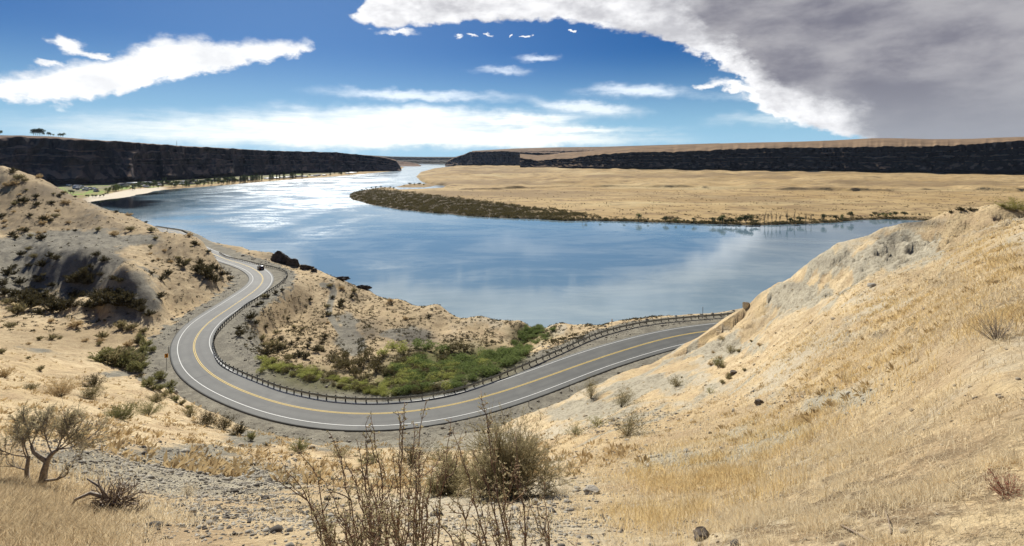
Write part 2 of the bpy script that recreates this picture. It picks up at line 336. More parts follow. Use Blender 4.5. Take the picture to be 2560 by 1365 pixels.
WP = [ # world points, mostly hidden flanks (X, Y, Z)
 (0,0,-1.62),(-3,0,-1.9),(3,0,-1.25),(6,-2,-.5),(-6,-2,-2.2),(0,-3,-.8),(0,2,-1.85),(-14,-3,-3),(14,-3,1),(-8,4,-4.0),(8,4,-1.6),(20,6,-.6),(40,20,0),(60,30,1),
 (75,55,-6),(60,78,-16),(80,80,-14),(110,70,-8),(110,95,-26),(54,100,-33),(75,104,-35),(150,60,0),
 (70,128,-37),(100,128,-37),(60,142,-50),(100,150,-50),(80,180,-92),(150,160,-60),(130,200,-95),(40,170,-66),(20,190,-92),(60,230,-97),(150,260,-98),
 (0,196,-80),(-20,205,-86),(-10,230,-96),(-45,228,-84),(-60,250,-93),(-90,262,-72),(-105,275,-84),(-110,290,-93),(-120,310,-88),(-145,325,-90),(-170,350,-90),(0,280,-98),(-100,330,-98),(-150,380,-97),
 (-110,248,-50),(-150,240,-40),(-130,232,-44),(-165,268,-50),(-150,262,-49.5),(-175,250,-44),
 (-200,300,-46),(-240,320,-38),(-185,322,-60),(-205,360,-70),(-240,400,-75),(-220,420,-90),(-280,330,-30),(-300,370,-48),(-330,390,-50),(-360,340,-25),(-320,460,-78),(-300,500,-91),(-250,470,-94),(-380,500,-86),(-420,420,-60),(-460,600,-94),(-380,470,-86),(-450,520,-90),(-400,560,-94),(-340,540,-95),(-325,440,-66),(-345,470,-84),
 (-500,350,-20),(-520,480,-70),(-500,600,-92),(-700,500,-70),(-700,620,-92),(-300,620,-96),(0,620,-99),(200,620,-99),(500,500,-99),(400,300,-90),(300,160,-50),(250,100,-20),(700,300,-60),(300,620,-99),(-900,640,-92),(900,620,-99)]
pts = []
for px, py, Y in CP: pts.append(((px - CX) / F * Y, Y, -(py - HY) / F * Y))
pts += WP
for P in (tY, tR):
    for x, y in P[::9]: pts.append((x, y, road_z(x, y)))
nn = normals2(tW2)
for off in (4.0,):
    Q = tW2[::9] + nn[::9] * 0
for (x, y), (nx, ny) in zip(tW2[::9], nn[::9]): pts.append((x, y, road_z(x, y)))
pts = np.array(pts, float)
D0 = 4.0
def wc(X, Y):
    ww = np.maximum(Y + D0, .4); return 2.2 * X / ww, np.log(ww)
pa, pb = wc(pts[:, 0], pts[:, 1]); pv = pts[:, 2] / (pts[:, 1] + D0)
# drop near-duplicates
keep = []
for i in range(len(pts)):
    if all((pa[i] - pa[j]) ** 2 + (pb[i] - pb[j]) ** 2 > 2.5e-4 for j in keep): keep.append(i)
pa, pb, pv = pa[keep], pb[keep], pv[keep]; N = len(pa)
def phi(r): return np.sqrt(r * r + .0009)
rr = np.hypot(pa[:, None] - pa[None], pb[:, None] - pb[None])
K = np.zeros((N + 3, N + 3)); K[:N, :N] = -phi(rr) ; K[:N, :N] -= np.eye(N) * -0.004 * -1
K[:N, N:] = np.c_[np.ones(N), pa, pb]; K[N:, :N] = K[:N, N:].T
sol = np.linalg.solve(K, np.r_[pv, 0, 0, 0])
def rbf(X, Y):
    a, b = wc(X, Y); shp = a.shape; a = a.ravel(); b = b.ravel(); out = np.empty(len(a))
    for i in range(0, len(a), 8000):
        r = np.hypot(a[i:i + 8000, None] - pa[None], b[i:i + 8000, None] - pb[None])
        out[i:i + 8000] = -phi(r) @ sol[:N] + sol[N] + sol[N + 1] * a[i:i + 8000] + sol[N + 2] * b[i:i + 8000]
    return (out.reshape(shp)) * (Y + D0)
# crest of the right-hand slope (for the eroded bank below it)
crest = np.array([((px - CX) / F * Y, Y) for px, py, Y in [(1900,744,86),(1950,713,81),(2000,682,76),(2050,645,72),(2100,618,69),(2200,578,64),(2260,562,62),(2380,533,58),(2500,521,53)]])
crest = resample(crest, .5)
def proj(X, Y, Z):
    Ys = np.maximum(Y, .3); return CX + F * X / Ys, HY - F * Z / Ys
def near_height(X, Y):
    Z = rbf(X, Y)
    lw = np.maximum(Y + D0, 1)
    # relief
    amp = sm(40, 130, Y)
    Z = Z + amp * (fbm(X / 30, Y / 30, 4, 3) * 1.3 + fbm(X / 5, Y / 5, 4, 9) * .55)
    Z = Z + (1 - amp) * fbm(X / 9, Y / 9, 4, 5) * .02 * lw
    Z = Z + fbm(X / 1.3, Y / 1.3, 3, 21) * .05 * sm(2, 12, Y) + fbm(X / .35, Y / .35, 3, 22) * .018
    # gullies on the left hills, running down to the right and forward
    gm = sm(-60, -90, X) * sm(130, 150, Y) * sm(300, 270, Y)
    g = np.abs(perlin((X + .6 * Y) / 3.2 + fbm(X / 20, Y / 20, 2, 4) * 1.2, (Y - .6 * X) / 22, 41))
    Z = Z - gm * (1 - sm(0, .3, g)) * .45
    # eroded bank below the crest of the right slope
    dc, ic = near_dist(X, Y, crest)
    side = (X - crest[ic, 0]) * 0 + (Y - crest[ic, 1])
    m = sm(.5, 4, dc) * sm(22, 7, dc) * (side < 0) * sm(62, 40, X * 0 + dc * 2)
    f2 = fbm(X / 1.8, Y / 3.5, 4, 61)
    Z = Z - m * (1.0 + 2.2 * np.abs(f2) + .9 * perlin(X / 5, Y / 9, 62))
    lip = sm(1.4, .2, dc) * .35 * (dc < 3); Z = Z + lip
    pxx, pyy = proj(X, Y, Z)
    cl = sum(np.exp(-((pxx - a) / c_) ** 2 - ((pyy - b_) / d_) ** 2) for a, b_, c_, d_ in [(2130,830,60,40),(2330,700,90,30),(2050,930,60,25),(2000,1000,40,20),(2250,830,80,30),(1760,1330,60,30),(2100,1250,120,60)]) * (Y > 1.5)
    Z = Z + cl * (np.abs(fbm(X / .8, Y / .8, 4, 88)) - .12) * .06 * np.clip(Y, 2, 12) ** .8 * 1.6
    # road bed and shoulders
    box = (Y > 55) & (Y < 470) & (X > -360) & (X < 160)
    if box.any():
        xb, yb = X[box], Y[box]; d, i = near_dist(xb, yb, tY)
        dR, _ = near_dist(xb, yb, tR); rz = road_z(xb, yb)
        gr = fbm(xb / 3, yb / 3, 3, 77) * .12
        k = sm(17, 8.8, d); k2 = sm(12, 2.0, dR)
        k = np.maximum(k, k2)
        pave = d < 5.5
        zz = rz - .055 + gr * .35
        zz = np.where(pave, rz - .14, zz)
        Z = Z.copy(); Z[box] = Z[box] * (1 - k) + zz * k
    return Z
NC, NR = 1000, 860
vv = np.linspace(-1.75, 1.75, NC); vv = np.sign(vv) * np.abs(vv)
lw_ = np.linspace(math.log(1.0), math.log(690.0), NR)
VV, LW = np.meshgrid(vv, lw_); Wg = np.exp(LW); GX = VV * Wg; GY = Wg - D0
GZ = near_height(GX, GY)
def gz(x, y):
    """height of the near hillside at a point (bilinear in the grid)"""
    x = np.atleast_1d(np.asarray(x, float)); y = np.atleast_1d(np.asarray(y, float))
    ww = np.maximum(y + D0, 1.0001); a = (x / ww - vv[0]) / (vv[1] - vv[0]); b = (np.log(ww) - lw_[0]) / (lw_[1] - lw_[0])
    a = np.clip(a, 0, NC - 1.001); b = np.clip(b, 0, NR - 1.001); i = a.astype(int); j = b.astype(int); fa = a - i; fb = b - j
    return (GZ[j, i] * (1 - fa) + GZ[j, i + 1] * fa) * (1 - fb) + (GZ[j + 1, i] * (1 - fa) + GZ[j + 1, i + 1] * fa) * fb
_ys = np.exp(np.linspace(math.log(1.6), math.log(600), 1500))
def hit(px, py, ymax=600):
    """first point of the near hillside seen along the photo ray (px, py)"""
    u = (px - CX) / F; s = (py - HY) / F
    z = gz(u * _ys, _ys); k = np.nonzero((z > -s * _ys) & (_ys < ymax))[0]
    if len(k) == 0: return None
    k = k[0]
    if k == 0: y = _ys[0]
    else:
        d0 = -s * _ys[k - 1] - z[k - 1]; d1 = -s * _ys[k] - z[k]; t = d0 / (d0 - d1 + 1e-9); y = _ys[k - 1] + t * (_ys[k] - _ys[k - 1])
    return (u * y, y, float(gz(u * y, y)[0]))
PX, PY = proj(GX, GY, GZ)
def blobs(L):
    s = np.zeros_like(PX)
    for px, py, rx, ry, a in L: s = s + a * np.exp(-((PX - px) / rx) ** 2 - ((PY - py) / ry) ** 2)
    return s
dY_, iY_ = near_dist(GX, GY, tY); dR_, _ = near_dist(GX, GY, tR)
nz = fbm(GX / 14, GY / 14, 4, 91); nzf = fbm(GX / 3, GY / 3, 3, 92)
gravel = blobs([(40,680,110,70,1.3),(200,650,90,60,1.2),(200,600,160,18,.9),(340,600,60,14,.8),(330,740,70,60,1.4),(250,520,70,40,.45),(110,620,90,30,1),(380,1190,160,45,1.0),(600,1200,180,35,1.1),(520,1120,120,25,.6),(200,1150,120,50,.6),
   (1500,1030,160,32,1.2),(1650,960,150,28,1.1),(1800,870,130,30,.9),(2000,740,120,35,.9),(2080,660,90,28,.9),(2200,640,120,35,1.2),(2250,600,60,30,1.2),(1960,730,40,20,1),(1700,1150,160,20,.7),(1900,1090,140,22,.5),(2100,1000,130,20,.35),
   (870,820,28,45,1.1),(890,865,28,26,1.3),(830,740,12,40,1.0),(975,835,50,14,.7),(620,860,45,60,.8),(600,920,40,30,.6),(700,740,30,30,.6),(1040,840,50,25,.9),(100,870,110,20,.35),(330,930,90,10,1.0),(1000,1110,260,18,1.1),(640,1090,60,25,.8),(1180,1090,120,25,.9)])
stripe = fbm((GX + GY * .9) / 26, (GX - GY) / 3.2, 4, 93)
rs = sm(1350, 1500, PX)
gravel = np.clip(gravel + nz * .7 + nzf * .25 + rs * stripe * 1.3, 0, 1.2) * (gravel > .02)
gravel = np.maximum(gravel, rs * sm(.12, .5, stripe) * .75 * (PY > 560) * (PY < 1250))
def lane(P_, r_):
    s_ = np.zeros_like(PX)
    for x_, y_ in resample(P_, r_ * .7): s_ = np.maximum(s_, np.exp(-((PX - x_) / r_) ** 2 - ((PY - y_) / (r_ * .8)) ** 2))
    return s_
track_m = np.maximum(lane([(806,712),(830,716),(836,730),(824,760),(822,785),(840,815),(865,850),(885,885)], 9), lane([(270,938),(320,934),(370,922),(405,908),(430,898)], 8)); gravel = np.maximum(gravel, track_m * 1.1)
shoulder = sm(13, 8, dY_ + nzf * 4); shoulder = np.maximum(shoulder, sm(5, 1.5, dR_ + nzf * 1.5))
gravel = np.clip(np.maximum(gravel, shoulder * 1.05), 0, 1)
darkm = np.clip(blobs([(230,670,60,45,.8),(330,750,60,45,.25),(560,860,10,10,0),(690,640,45,18,.9),(760,660,40,10,.6),(890,708,30,10,.9),(1045,850,50,24,1.6),(920,830,36,22,1.2),(850,900,90,22,.35),(2310,558,70,9,1.4),(2200,592,50,8,.8),(2235,620,14,26,.8),(2080,655,50,10,.6),(1990,715,30,10,.6),(2060,690,40,6,.5),(2200,840,24,14,.8),(2310,800,30,10,.6),(2130,940,30,8,.6),(2060,985,26,8,.5),(2360,710,40,10,.5),(150,480,100,22,.5),(230,560,200,12,.3)]) + nz * .35, 0, 1) * .9  # dark rock and clods, plus the pit's shade painted in; darker under the lip
green = np.clip(blobs([(1050,930,130,55,1.3),(1200,900,120,40,1.3),(1330,835,60,22,1.2),(760,940,110,30,1.1),(900,970,120,15,1.1)]) + nz * .3 - .2, 0, 1)
brown = np.clip(blobs([(150,520,260,90,1.0),(480,660,140,90,.7),(0,500,120,60,.4),(150,850,300,45,.7),(800,800,200,90,.45),(1100,810,200,40,.4)]) + nz * .5 + nzf * .3, 0, .9) * (GY > 60) + np.clip(blobs([(2400,600,200,60,.55),(2250,700,150,60,.3),(2000,800,150,50,.25)]) + nzf * .3, 0, .7) * (PX > 1500)
pale = sm(1000, 1350, PX) * (dY_ > 15) + sm(1120, 1180, PY) * sm(60, 30, GY); pale = np.clip(pale, 0, 1)
grassy = np.clip(blobs([(2200,1200,420,160,1.2),(1900,1250,300,140,1),(2450,760,180,90,.9),(2150,870,160,60,.5),(100,1330,260,90,.9)]), 0, 1)

# ground material -------------------------------------------------
gm_, t, b = material('dry hillside')
P = t.pos()
big = t.noise(P, .05, 5, .6); mid = t.noise(P, .5, 5, .6); fine = t.noise(P, 4, 6, .7); tiny = t.noise(P, 26, 5, .7)
g1 = t.mix(t.rng(big, .38, .62), (.55, .42, .235), (.65, .52, .32))
g1 = t.mix(t.rng(mid, .40, .66), g1, (.43, .315, .185))
g1 = t.mix(t.m('MULTIPLY', t.rng(t.noise(t.mapv(P, (1, .45, 1), (0, 0, R(-35))), .16, 6, .65), .50, .62), t.attr('pale')), g1, (.50, .44, .325))
wv_g = t.noise(P, 3.2, 6, .75); g1 = t.mix(t.m('MULTIPLY', t.attr('grassy'), t.rng(wv_g, .44, .54)), g1, t.mix(t.rng(tiny, .4, .6), (.22, .155, .09), (.12, .085, .05)))  # soil darkened in patches, painting the shadowed gaps between the straw
g1 = t.mix(t.m('MULTIPLY', t.rng(fine, .50, .66), .8), g1, (.31, .22, .125))
g1 = t.mix(t.rng(tiny, .54, .68), g1, (.66, .52, .32))
tv = t.vor(t.mapv(P, (1, 1, .5)), .75)
tuft = t.m('MULTIPLY', t.rng(tv, .26, .10), t.rng(t.noise(P, .11, 3), .44, .58))
g1 = t.mix(t.m('MULTIPLY', tuft, .8), g1, (.19, .15, .09))
v1 = t.mix(t.rng(t.noise(P, .3, 5, .65), .38, .64), (.30, .275, .21), (.195, .178, .138))
v1 = t.mix(t.rng(t.noise(P, 1.6, 6, .75), .50, .64), v1, (.17, .15, .115))
v1 = t.mix(t.rng(t.noise(P, 9, 5, .75), .53, .66), v1, (.12, .11, .09))
v1 = t.mix(t.rng(t.vor(P, 1.1), .13, .05), v1, (.48, .45, .38))
v1 = t.mix(t.rng(t.vor(P, 6, out='Distance'), .16, .05), v1, (.52, .50, .44))
g1 = t.mix(t.attr('brown'), g1, t.mix(t.rng(fine, .42, .62), (.34, .255, .145), (.21, .155, .09)))
v1 = t.mix(t.attr('pale'), v1, t.mix(t.rng(t.noise(P, 2.2, 5, .7), .42, .66), (.43, .385, .285), (.25, .215, .155)))
c = t.mix(t.rng(t.m('ADD', t.attr('gravel'), t.m('MULTIPLY', t.m('SUBTRACT', fine, .5), .8)), .35, .65), g1, v1)
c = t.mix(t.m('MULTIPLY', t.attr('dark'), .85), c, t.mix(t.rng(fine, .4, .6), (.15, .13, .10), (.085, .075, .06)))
c = t.mix(t.attr('green'), c, t.mix(t.rng(fine, .4, .6), (.09, .10, .03), (.16, .14, .06)))
t.put(b.inputs['Base Color'], c)
h = t.m('ADD', t.m('MULTIPLY', fine, .5), t.m('ADD', t.m('MULTIPLY', tiny, .14), t.m('MULTIPLY', mid, 1.1)))
t.put(b.inputs['Normal'], t.bump(h, .85, .28)); t.put(b.inputs['Roughness'], .95); b.inputs['Specular IOR Level'].default_value = .1
hill = mk('hillside', np.stack([GX, GY, GZ], -1).reshape(-1, 3), [grid_faces(NR, NC)], gm_, smooth=True, attrs={'grassy': np.clip(grassy, 0, 1).ravel(), 'brown': brown.ravel(), 'pale': pale.ravel(), 'gravel': gravel.ravel(), 'dark': darkm.ravel(), 'green': green.ravel()})
tag(hill, kind='structure')

# ------------------------------------------------------------------ the road
asph, t, b = material('asphalt'); P = t.pos()
c = t.mix(t.rng(t.noise(P, .25, 4), .35, .65), (.082, .084, .076), (.105, .106, .095))
c = t.mix(t.rng(t.noise(P, 14, 4, .7), .45, .7), c, (.06, .061, .056))
wt = t.attr('wheel'); c = t.mix(t.m('MULTIPLY', wt, .5), c, (.045, .045, .042))
crk = t.rng(t.vor(t.mapv(P, (1, 1, 1)), .12, 'DISTANCE_TO_EDGE'), .006, .002); c = t.mix(t.m('MULTIPLY', crk, .6), c, (.04, .04, .04))
c = t.mix(t.m('MULTIPLY', t.rng(t.noise(t.mapv(P, (1, 1, 1)), .09, 4, .6), .52, .60), .35), c, (.135, .135, .12))
c = t.mix(t.m('MULTIPLY', t.rng(t.noise(P, 1.3, 5, .75), .56, .66), .5), c, (.055, .055, .052))
t.put(b.inputs['Base Color'], c); t.put(b.inputs['Roughness'], .75); b.inputs['Specular IOR Level'].default_value = .35
t.put(b.inputs['Normal'], t.bump(t.noise(P, 30, 3, .7), .25, .01))
def paint_mat(name, col):
    m, t, b = material(name); P = t.pos()
    t.put(b.inputs['Base Color'], t.mix(t.rng(t.noise(P, 3, 5, .7), .5, .75), col, tuple(x * .55 for x in col))); b.inputs['Roughness'].default_value = .6; return m
m_white = paint_mat('white road paint', (.66, .66, .62)); m_yel = paint_mat('yellow road paint', (.78, .55, .13))
def match(P, Q):
    """for every point of P the nearest of Q"""
    _, i = near_dist(P[:, 0].copy(), P[:, 1].copy(), Q); return Q[i]
nY = normals2(tY)
s1 = match(tY, tW1); s2 = match(tY, tW2)
w1 = np.abs(((s1 - tY) * nY).sum(1)); w2 = np.abs(((s2 - tY) * nY).sum(1))
def smooth1(a, n=25): return np.convolve(np.pad(a, n, mode='edge'), np.ones(2 * n + 1) / (2 * n + 1), 'valid')
w1 = smooth1(np.clip(w1, 3.1, 4.6), 12); w2 = smooth1(np.clip(w2, 3.1, 4.6), 12)
side1 = np.sign(np.median(((s1 - tY) * nY).sum(1)))
def ribbon(name, offa, offb, mat, zoff, nx=2, parent=None, thick=.08, wheel=False):
    n = len(tY); k = np.linspace(0, 1, nx)
    off = offa[:, None] * (1 - k) + offb[:, None] * k
    XY = tY[:, None, :] + nY[:, None, :] * off[..., None]; Z = road_z(XY[..., 0], XY[..., 1]) + zoff
    # a skirt on both sides, so the sheet has an edge
    XYs = np.concatenate([XY[:, :1], XY, XY[:, -1:]], 1); Zs = np.concatenate([Z[:, :1] - thick, Z, Z[:, -1:] - thick], 1)
    V = np.concatenate([XYs, Zs[..., None]], -1).reshape(-1, 3); at = None
    if wheel:
        o2 = np.concatenate([off[:, :1], off, off[:, -1:]], 1); a = np.abs(o2); wm = np.exp(-((a - 1.0) / .35) ** 2) + np.exp(-((a - 2.8) / .35) ** 2); at = {'wheel': wm.ravel()}
    fq = grid_faces(n, nx + 2)
    return mk(name, V, [fq if side1 > 0 else fq[:, ::-1]], mat, parent, attrs=at)
road = ribbon('road', side1 * (w1 + .7), -side1 * (w2 + 1.5), asph, 0, 26, thick=.2, wheel=True); tag(road, kind='structure')
ones = np.ones(len(tY))
ribbon('edge_line', side1 * (w1 + .09), side1 * (w1 - .09), m_white, .012, 2, road, .006)
ribbon('edge_line', -side1 * (w2 - .09), -side1 * (w2 + .09), m_white, .012, 2, road, .006)
ribbon('centre_line', side1 * .2 * ones, side1 * .07 * ones, m_yel, .012, 2, road, .006)
ribbon('centre_line', -side1 * .07 * ones, -side1 * .2 * ones, m_yel, .012, 2, road, .006)

# ------------------------------------------------------------------ river
WZ = -90.0
wm, t, b = material('river water'); P = t.pos()
xs = t.sep(P)
rip = t.attr('ripple')
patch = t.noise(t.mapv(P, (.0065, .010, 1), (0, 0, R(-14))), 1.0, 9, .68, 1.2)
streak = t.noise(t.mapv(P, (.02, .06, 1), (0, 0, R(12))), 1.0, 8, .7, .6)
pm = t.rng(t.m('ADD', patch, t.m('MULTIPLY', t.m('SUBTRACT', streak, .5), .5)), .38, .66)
spark = t.rng(t.noise(t.mapv(P, (.35, .8, 1)), 1.0, 3, .8), .50, .60)
rough = t.m('MULTIPLY_ADD', t.m('MULTIPLY', t.m('MULTIPLY_ADD', spark, .45, .55), t.m('MULTIPLY', t.m('MULTIPLY_ADD', pm, .6, .4), rip)), .46, .055)
t.put(b.inputs['Roughness'], rough)
col = t.mix(t.attr('weed'), t.mix(pm, (.15, .245, .31), (.25, .335, .375)), (.006, .010, .016))  # paler patches paint whitish cloud reflections into the water colour
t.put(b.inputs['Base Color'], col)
b.inputs['IOR'].default_value = 1.333; t.put(b.inputs['Specular IOR Level'], t.rng(t.attr('weed'), 0, 1, .85, .22))
wv = t.noise(t.mapv(P, (.35, .9, 1), (0, 0, R(8))), 1.0, 5, .65)
wv2 = t.noise(t.mapv(P, (.05, .12, 1)), 1.0, 4, .6)
bs = t.n('ShaderNodeBump'); bs.inputs['Distance'].default_value = .35; t.put(bs.inputs['Height'], t.m('ADD', wv, t.m('MULTIPLY', wv2, .6)))
t.put(bs.inputs['Strength'], t.m('MULTIPLY_ADD', t.m('MULTIPLY', pm, t.m('MULTIPLY_ADD', rip, .85, .15)), .25, .018)); t.put(b.inputs['Normal'], bs.outputs[0])
rx_ = np.concatenate([np.linspace(-14000, -3200, 12), np.linspace(-3000, 4500, 260), np.linspace(4700, 15000, 12)]); ry_ = np.concatenate([np.linspace(60, 2600, 340), np.linspace(2650, 15000, 60)])
RX, RY = np.meshgrid(rx_, ry_); rpx, rpy = proj(RX, RY, WZ)
ripple = np.clip(1.4 * np.exp(-((rpx - 800) / 310) ** 2 - ((rpy - 462) / 68) ** 2) + 1.1 * np.exp(-((rpx - 680) / 190) ** 2 - ((rpy - 560) / 62) ** 2) * sm(-.25, .2, fbm(RX / 60, RY / 110, 4, 33)) + .35 * np.exp(-((rpx - 900) / 200) ** 2 - ((rpy - 665) / 28) ** 2), 0, 1)
weed = np.clip(np.exp(-((rpx - 330) / 85) ** 2 - ((rpy - 508) / 15) ** 2) * 1.6 + np.exp(-((rpx - 400) / 75) ** 2 - ((rpy - 482 + (rpx - 400) * .12) / 5) ** 2) * 1.3 + np.exp(-((rpx - 255) / 60) ** 2 - ((rpy - 508) / 9) ** 2) + fbm(RX / 60, RY / 110, 4, 12) * .9 - .45, 0, 1) * (rpx < 520)
weed = sm(.1, .5, weed)
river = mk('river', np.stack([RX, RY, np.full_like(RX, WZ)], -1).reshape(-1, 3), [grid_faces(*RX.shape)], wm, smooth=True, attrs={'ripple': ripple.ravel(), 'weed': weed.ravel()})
tag(river, kind='structure')

# ------------------------------------------------------------------ far lowland: bench on the right bank, beach and town flat on the left
def wp(px, py, z=WZ): Y = -z * F / (py - HY); return ((px - CX) / F * Y, Y)
def sdf(X, Y, poly):
    """signed distance, positive inside"""
    P = np.array(poly); Q = np.roll(P, -1, 0); shp = X.shape; X = X.ravel(); Y = Y.ravel(); d = np.full(len(X), 1e12); ins = np.zeros(len(X), bool)
    for (x0, y0), (x1, y1) in zip(P, Q):
        ex, ey = x1 - x0, y1 - y0; tt = np.clip(((X - x0) * ex + (Y - y0) * ey) / (ex * ex + ey * ey + 1e-9), 0, 1)
        d = np.minimum(d, (X - x0 - tt * ex) ** 2 + (Y - y0 - tt * ey) ** 2)
        if y0 != y1: ins ^= ((y0 > Y) != (y1 > Y)) & (X < (x1 - x0) * (Y - y0) / (y1 - y0) + x0)
    return (np.sqrt(d) * np.where(ins, 1, -1)).reshape(shp)
LEFT = [wp(*p) for p in [(335,549),(322,541),(300,533),(275,527),(245,516),(222,504),(260,500),(310,494),(350,486),(385,478),(412,474),(470,470),(560,463),(640,456),(700,451),(800,444),(905,435),(960,430),(1000,426)]] + [wp(1010, 417), wp(200, 416), wp(-1500, 420), wp(-1500, 560), wp(-300, 640), wp(200, 600), wp(300, 570)]
BENCH = [wp(*p) for p in [(872,491),(885,500),(930,512),(1000,524),(1100,534),(1200,542),(1300,547),(1400,551),(1600,555),(1850,563),(1950,562),(2060,558),(2140,551),(2220,548),(2400,556),(3300,600),(3600,560)]] + [(9000, 900), (9000, 4500), (2000, 5200)] + [wp(*p) for p in [(1135,415.5),(1085,421),(1052,430),(1040,442),(1052,452),(1085,460),(1130,466),(1110,470),(1060,473),(1000,474.5),(985,470),(955,469),(905,476),(880,482)]]
ISLE = [wp(*p) for p in [(988,468),(1010,462),(1040,459.5),(1080,460),(1090,464),(1070,467.5),(1030,468.5)]]
UPPER = [wp(px, py, -80) for px, py in [(1046,438),(1056,451),(1100,460),(1150,467),(1230,469),(1330,465),(1430,462),(1560,462),(1700,465),(1850,468),(1950,470),(2060,472),(2200,473),(2350,470),(2560,474),(3300,480)]] + [(9000, 1600), (9000, 5000), (2000, 5500)] + [wp(1135, 414, -80), wp(1085, 420, -80)]
NFC, NFR = 1150, 820
fu = np.linspace(-1.55, 1.75, NFC); fy = 1.0 / np.linspace(1 / 420.0, 1 / 6500.0, NFR)
FU, FY = np.meshgrid(fu, fy); FX = FU * FY
jx = fbm(FX / 60, FY / 60, 4, 31) * 9; jy = fbm(FX / 60, FY / 60, 4, 32) * 9
sL = sdf(FX + jx, FY + jy, LEFT); sB = sdf(FX + jx, FY + jy, BENCH); sI = sdf(FX + jx * .4, FY + jy * .4, ISLE)
scal = 22 * np.abs(np.sin(FX / 42 + fbm(FX / 150, FY / 150, 2, 5) * 2.4)) * sm(200, 500, FX) + fbm(FX / 70, FY / 70, 3, 6) * 16
sU = sdf(FX, FY, UPPER) - scal
FZ = np.full_like(FX, -93.0)
FZ = np.where(sL > -12, np.maximum(FZ, -90 + np.clip(sL, -12, 6) * .12 + sm(6, 40, sL) * 1.8 + sm(120, 700, sL) * 6), FZ)
FZ = np.where(sI > -12, np.maximum(FZ, -90 + np.clip(sI, -12, 5) * .2 + sm(4, 20, sI) * .6), FZ)
zb = -90 + np.clip(sB, -10, 3) * .28 + sm(2, 10, sB) * 1.0 + sm(20, 200, sB) * 2.2 + fbm(FX / 130, FY / 90, 4, 44) * 2.2 * sm(20, 200, sB)
zb = zb + sm(0, 15, sU) * (8.0 * (.35 + .65 * sm(-.25, .25, fbm(FX / 110, FY / 300, 2, 52))) ) + sm(10, 80, sU) * fbm(FX / 170, FY / 110, 4, 45) * 5.5 + sm(300, 1500, sU) * 3
FZ = np.where(sB > -12, np.maximum(FZ, zb), FZ)
fpx, fpy = proj(FX, FY, FZ)
def fz(x, y):
    a = np.clip((x / y - fu[0]) / (fu[1] - fu[0]), 0, NFC - 2); i0, i1 = 1 / 420.0, 1 / 6500.0
    bb = np.clip((1.0 / y - i0) / (i1 - i0) * (NFR - 1), 0, NFR - 2); return float(FZ[int(round(bb)), int(round(a))])
scrub = np.clip((sm(1560, 1250, fpx + fbm(FX / 60, FY / 60, 3, 3) * 200) * sm(468, 478, fpy - np.maximum(fpx - 950, 0) * .118 + fbm(FX / 40, FY / 90, 3, 71) * 4) * (sB > 0)) + sm(14, 4, sB) * (sB > -5) * .8 * (fpy > 480), 0, 1)
sand = np.clip(sm(-4, 0, sL) * sm(75, 55, sL + fbm(FX / 40, FY / 60, 2, 9) * 20) * sm(195, 235, fpx) * sm(425, 395, fpx) * (fpy < 505), 0, 1)
mud = sm(-20, 0, sL) * (fpy > 505) * (fpx < 400)
lawn = np.clip(sm(60, 90, sL) * sm(420, 380, sL) * (fpx > 120) * sm(900, 700, fpx) * sm(.55, .66, .5 + fbm(FX / 30, FY / 60, 3, 15) + .35 * np.exp(-((fpx - 230) / 45) ** 2 - ((fpy - 487) / 8) ** 2)), 0, 1)
lm, t, b = material('far lowland'); P = t.pos()
q = t.mapv(P, (1, 1.6, 1)); q2 = t.mapv(P, (.45, 1, 1), (0, 0, R(10)))
c = t.mix(t.rng(t.noise(q, .006, 5, .6, .5), .35, .65), (.41, .28, .125), (.53, .385, .19))
c = t.mix(t.rng(t.noise(q, .03, 5, .65), .48, .68), c, (.25, .17, .09))
c = t.mix(t.m('MULTIPLY', t.rng(t.noise(q2, .0035, 6, .62), .47, .60), .75), c, (.27, .19, .10))
c = t.mix(t.m('MULTIPLY', t.rng(t.noise(t.mapv(q2, loc=(900, 300, 0)), .0045, 5, .6), .55, .66), .6), c, (.62, .50, .27))
sp = t.m('MULTIPLY', t.rng(t.vor(q, .11), .30, .12), t.rng(t.noise(q, .012, 3), .42, .60)); c = t.mix(t.m('MULTIPLY', sp, .75), c, (.12, .095, .05))
sc = t.mix(t.rng(t.noise(q, .07, 5, .75), .50, .66), (.075, .058, .032), (.24, .17, .095))
c = t.mix(t.attr('scrub'), c, sc)
c = t.mix(t.attr('sand'), c, (.72, .63, .48)); c = t.mix(t.attr('mud'), c, (.20, .18, .14))
c = t.mix(t.attr('lawn'), c, t.mix(t.rng(t.noise(q, .03, 4), .4, .6), (.20, .33, .06), (.28, .34, .10)))
c = t.mix(t.attr('town'), c, t.mix(t.rng(t.noise(q, .06, 3), .4, .6), (.30, .26, .18), (.16, .16, .08)))
t.put(b.inputs['Base Color'], c); t.put(b.inputs['Normal'], t.bump(t.noise(q, .08, 5, .65), .7, 2.2)); b.inputs['Roughness'].default_value = .95; b.inputs['Specular IOR Level'].default_value = .1
town = sm(100, 160, sL) * (fpx < 920) * (1 - lawn)
low = mk('lowland', np.stack([FX, FY, FZ], -1).reshape(-1, 3), [grid_faces(NFR, NFC)], lm, smooth=True, attrs={'scrub': scrub.ravel(), 'sand': sand.ravel(), 'mud': mud.ravel(), 'lawn': lawn.ravel(), 'town': town.ravel()})
tag(low, kind='structure')

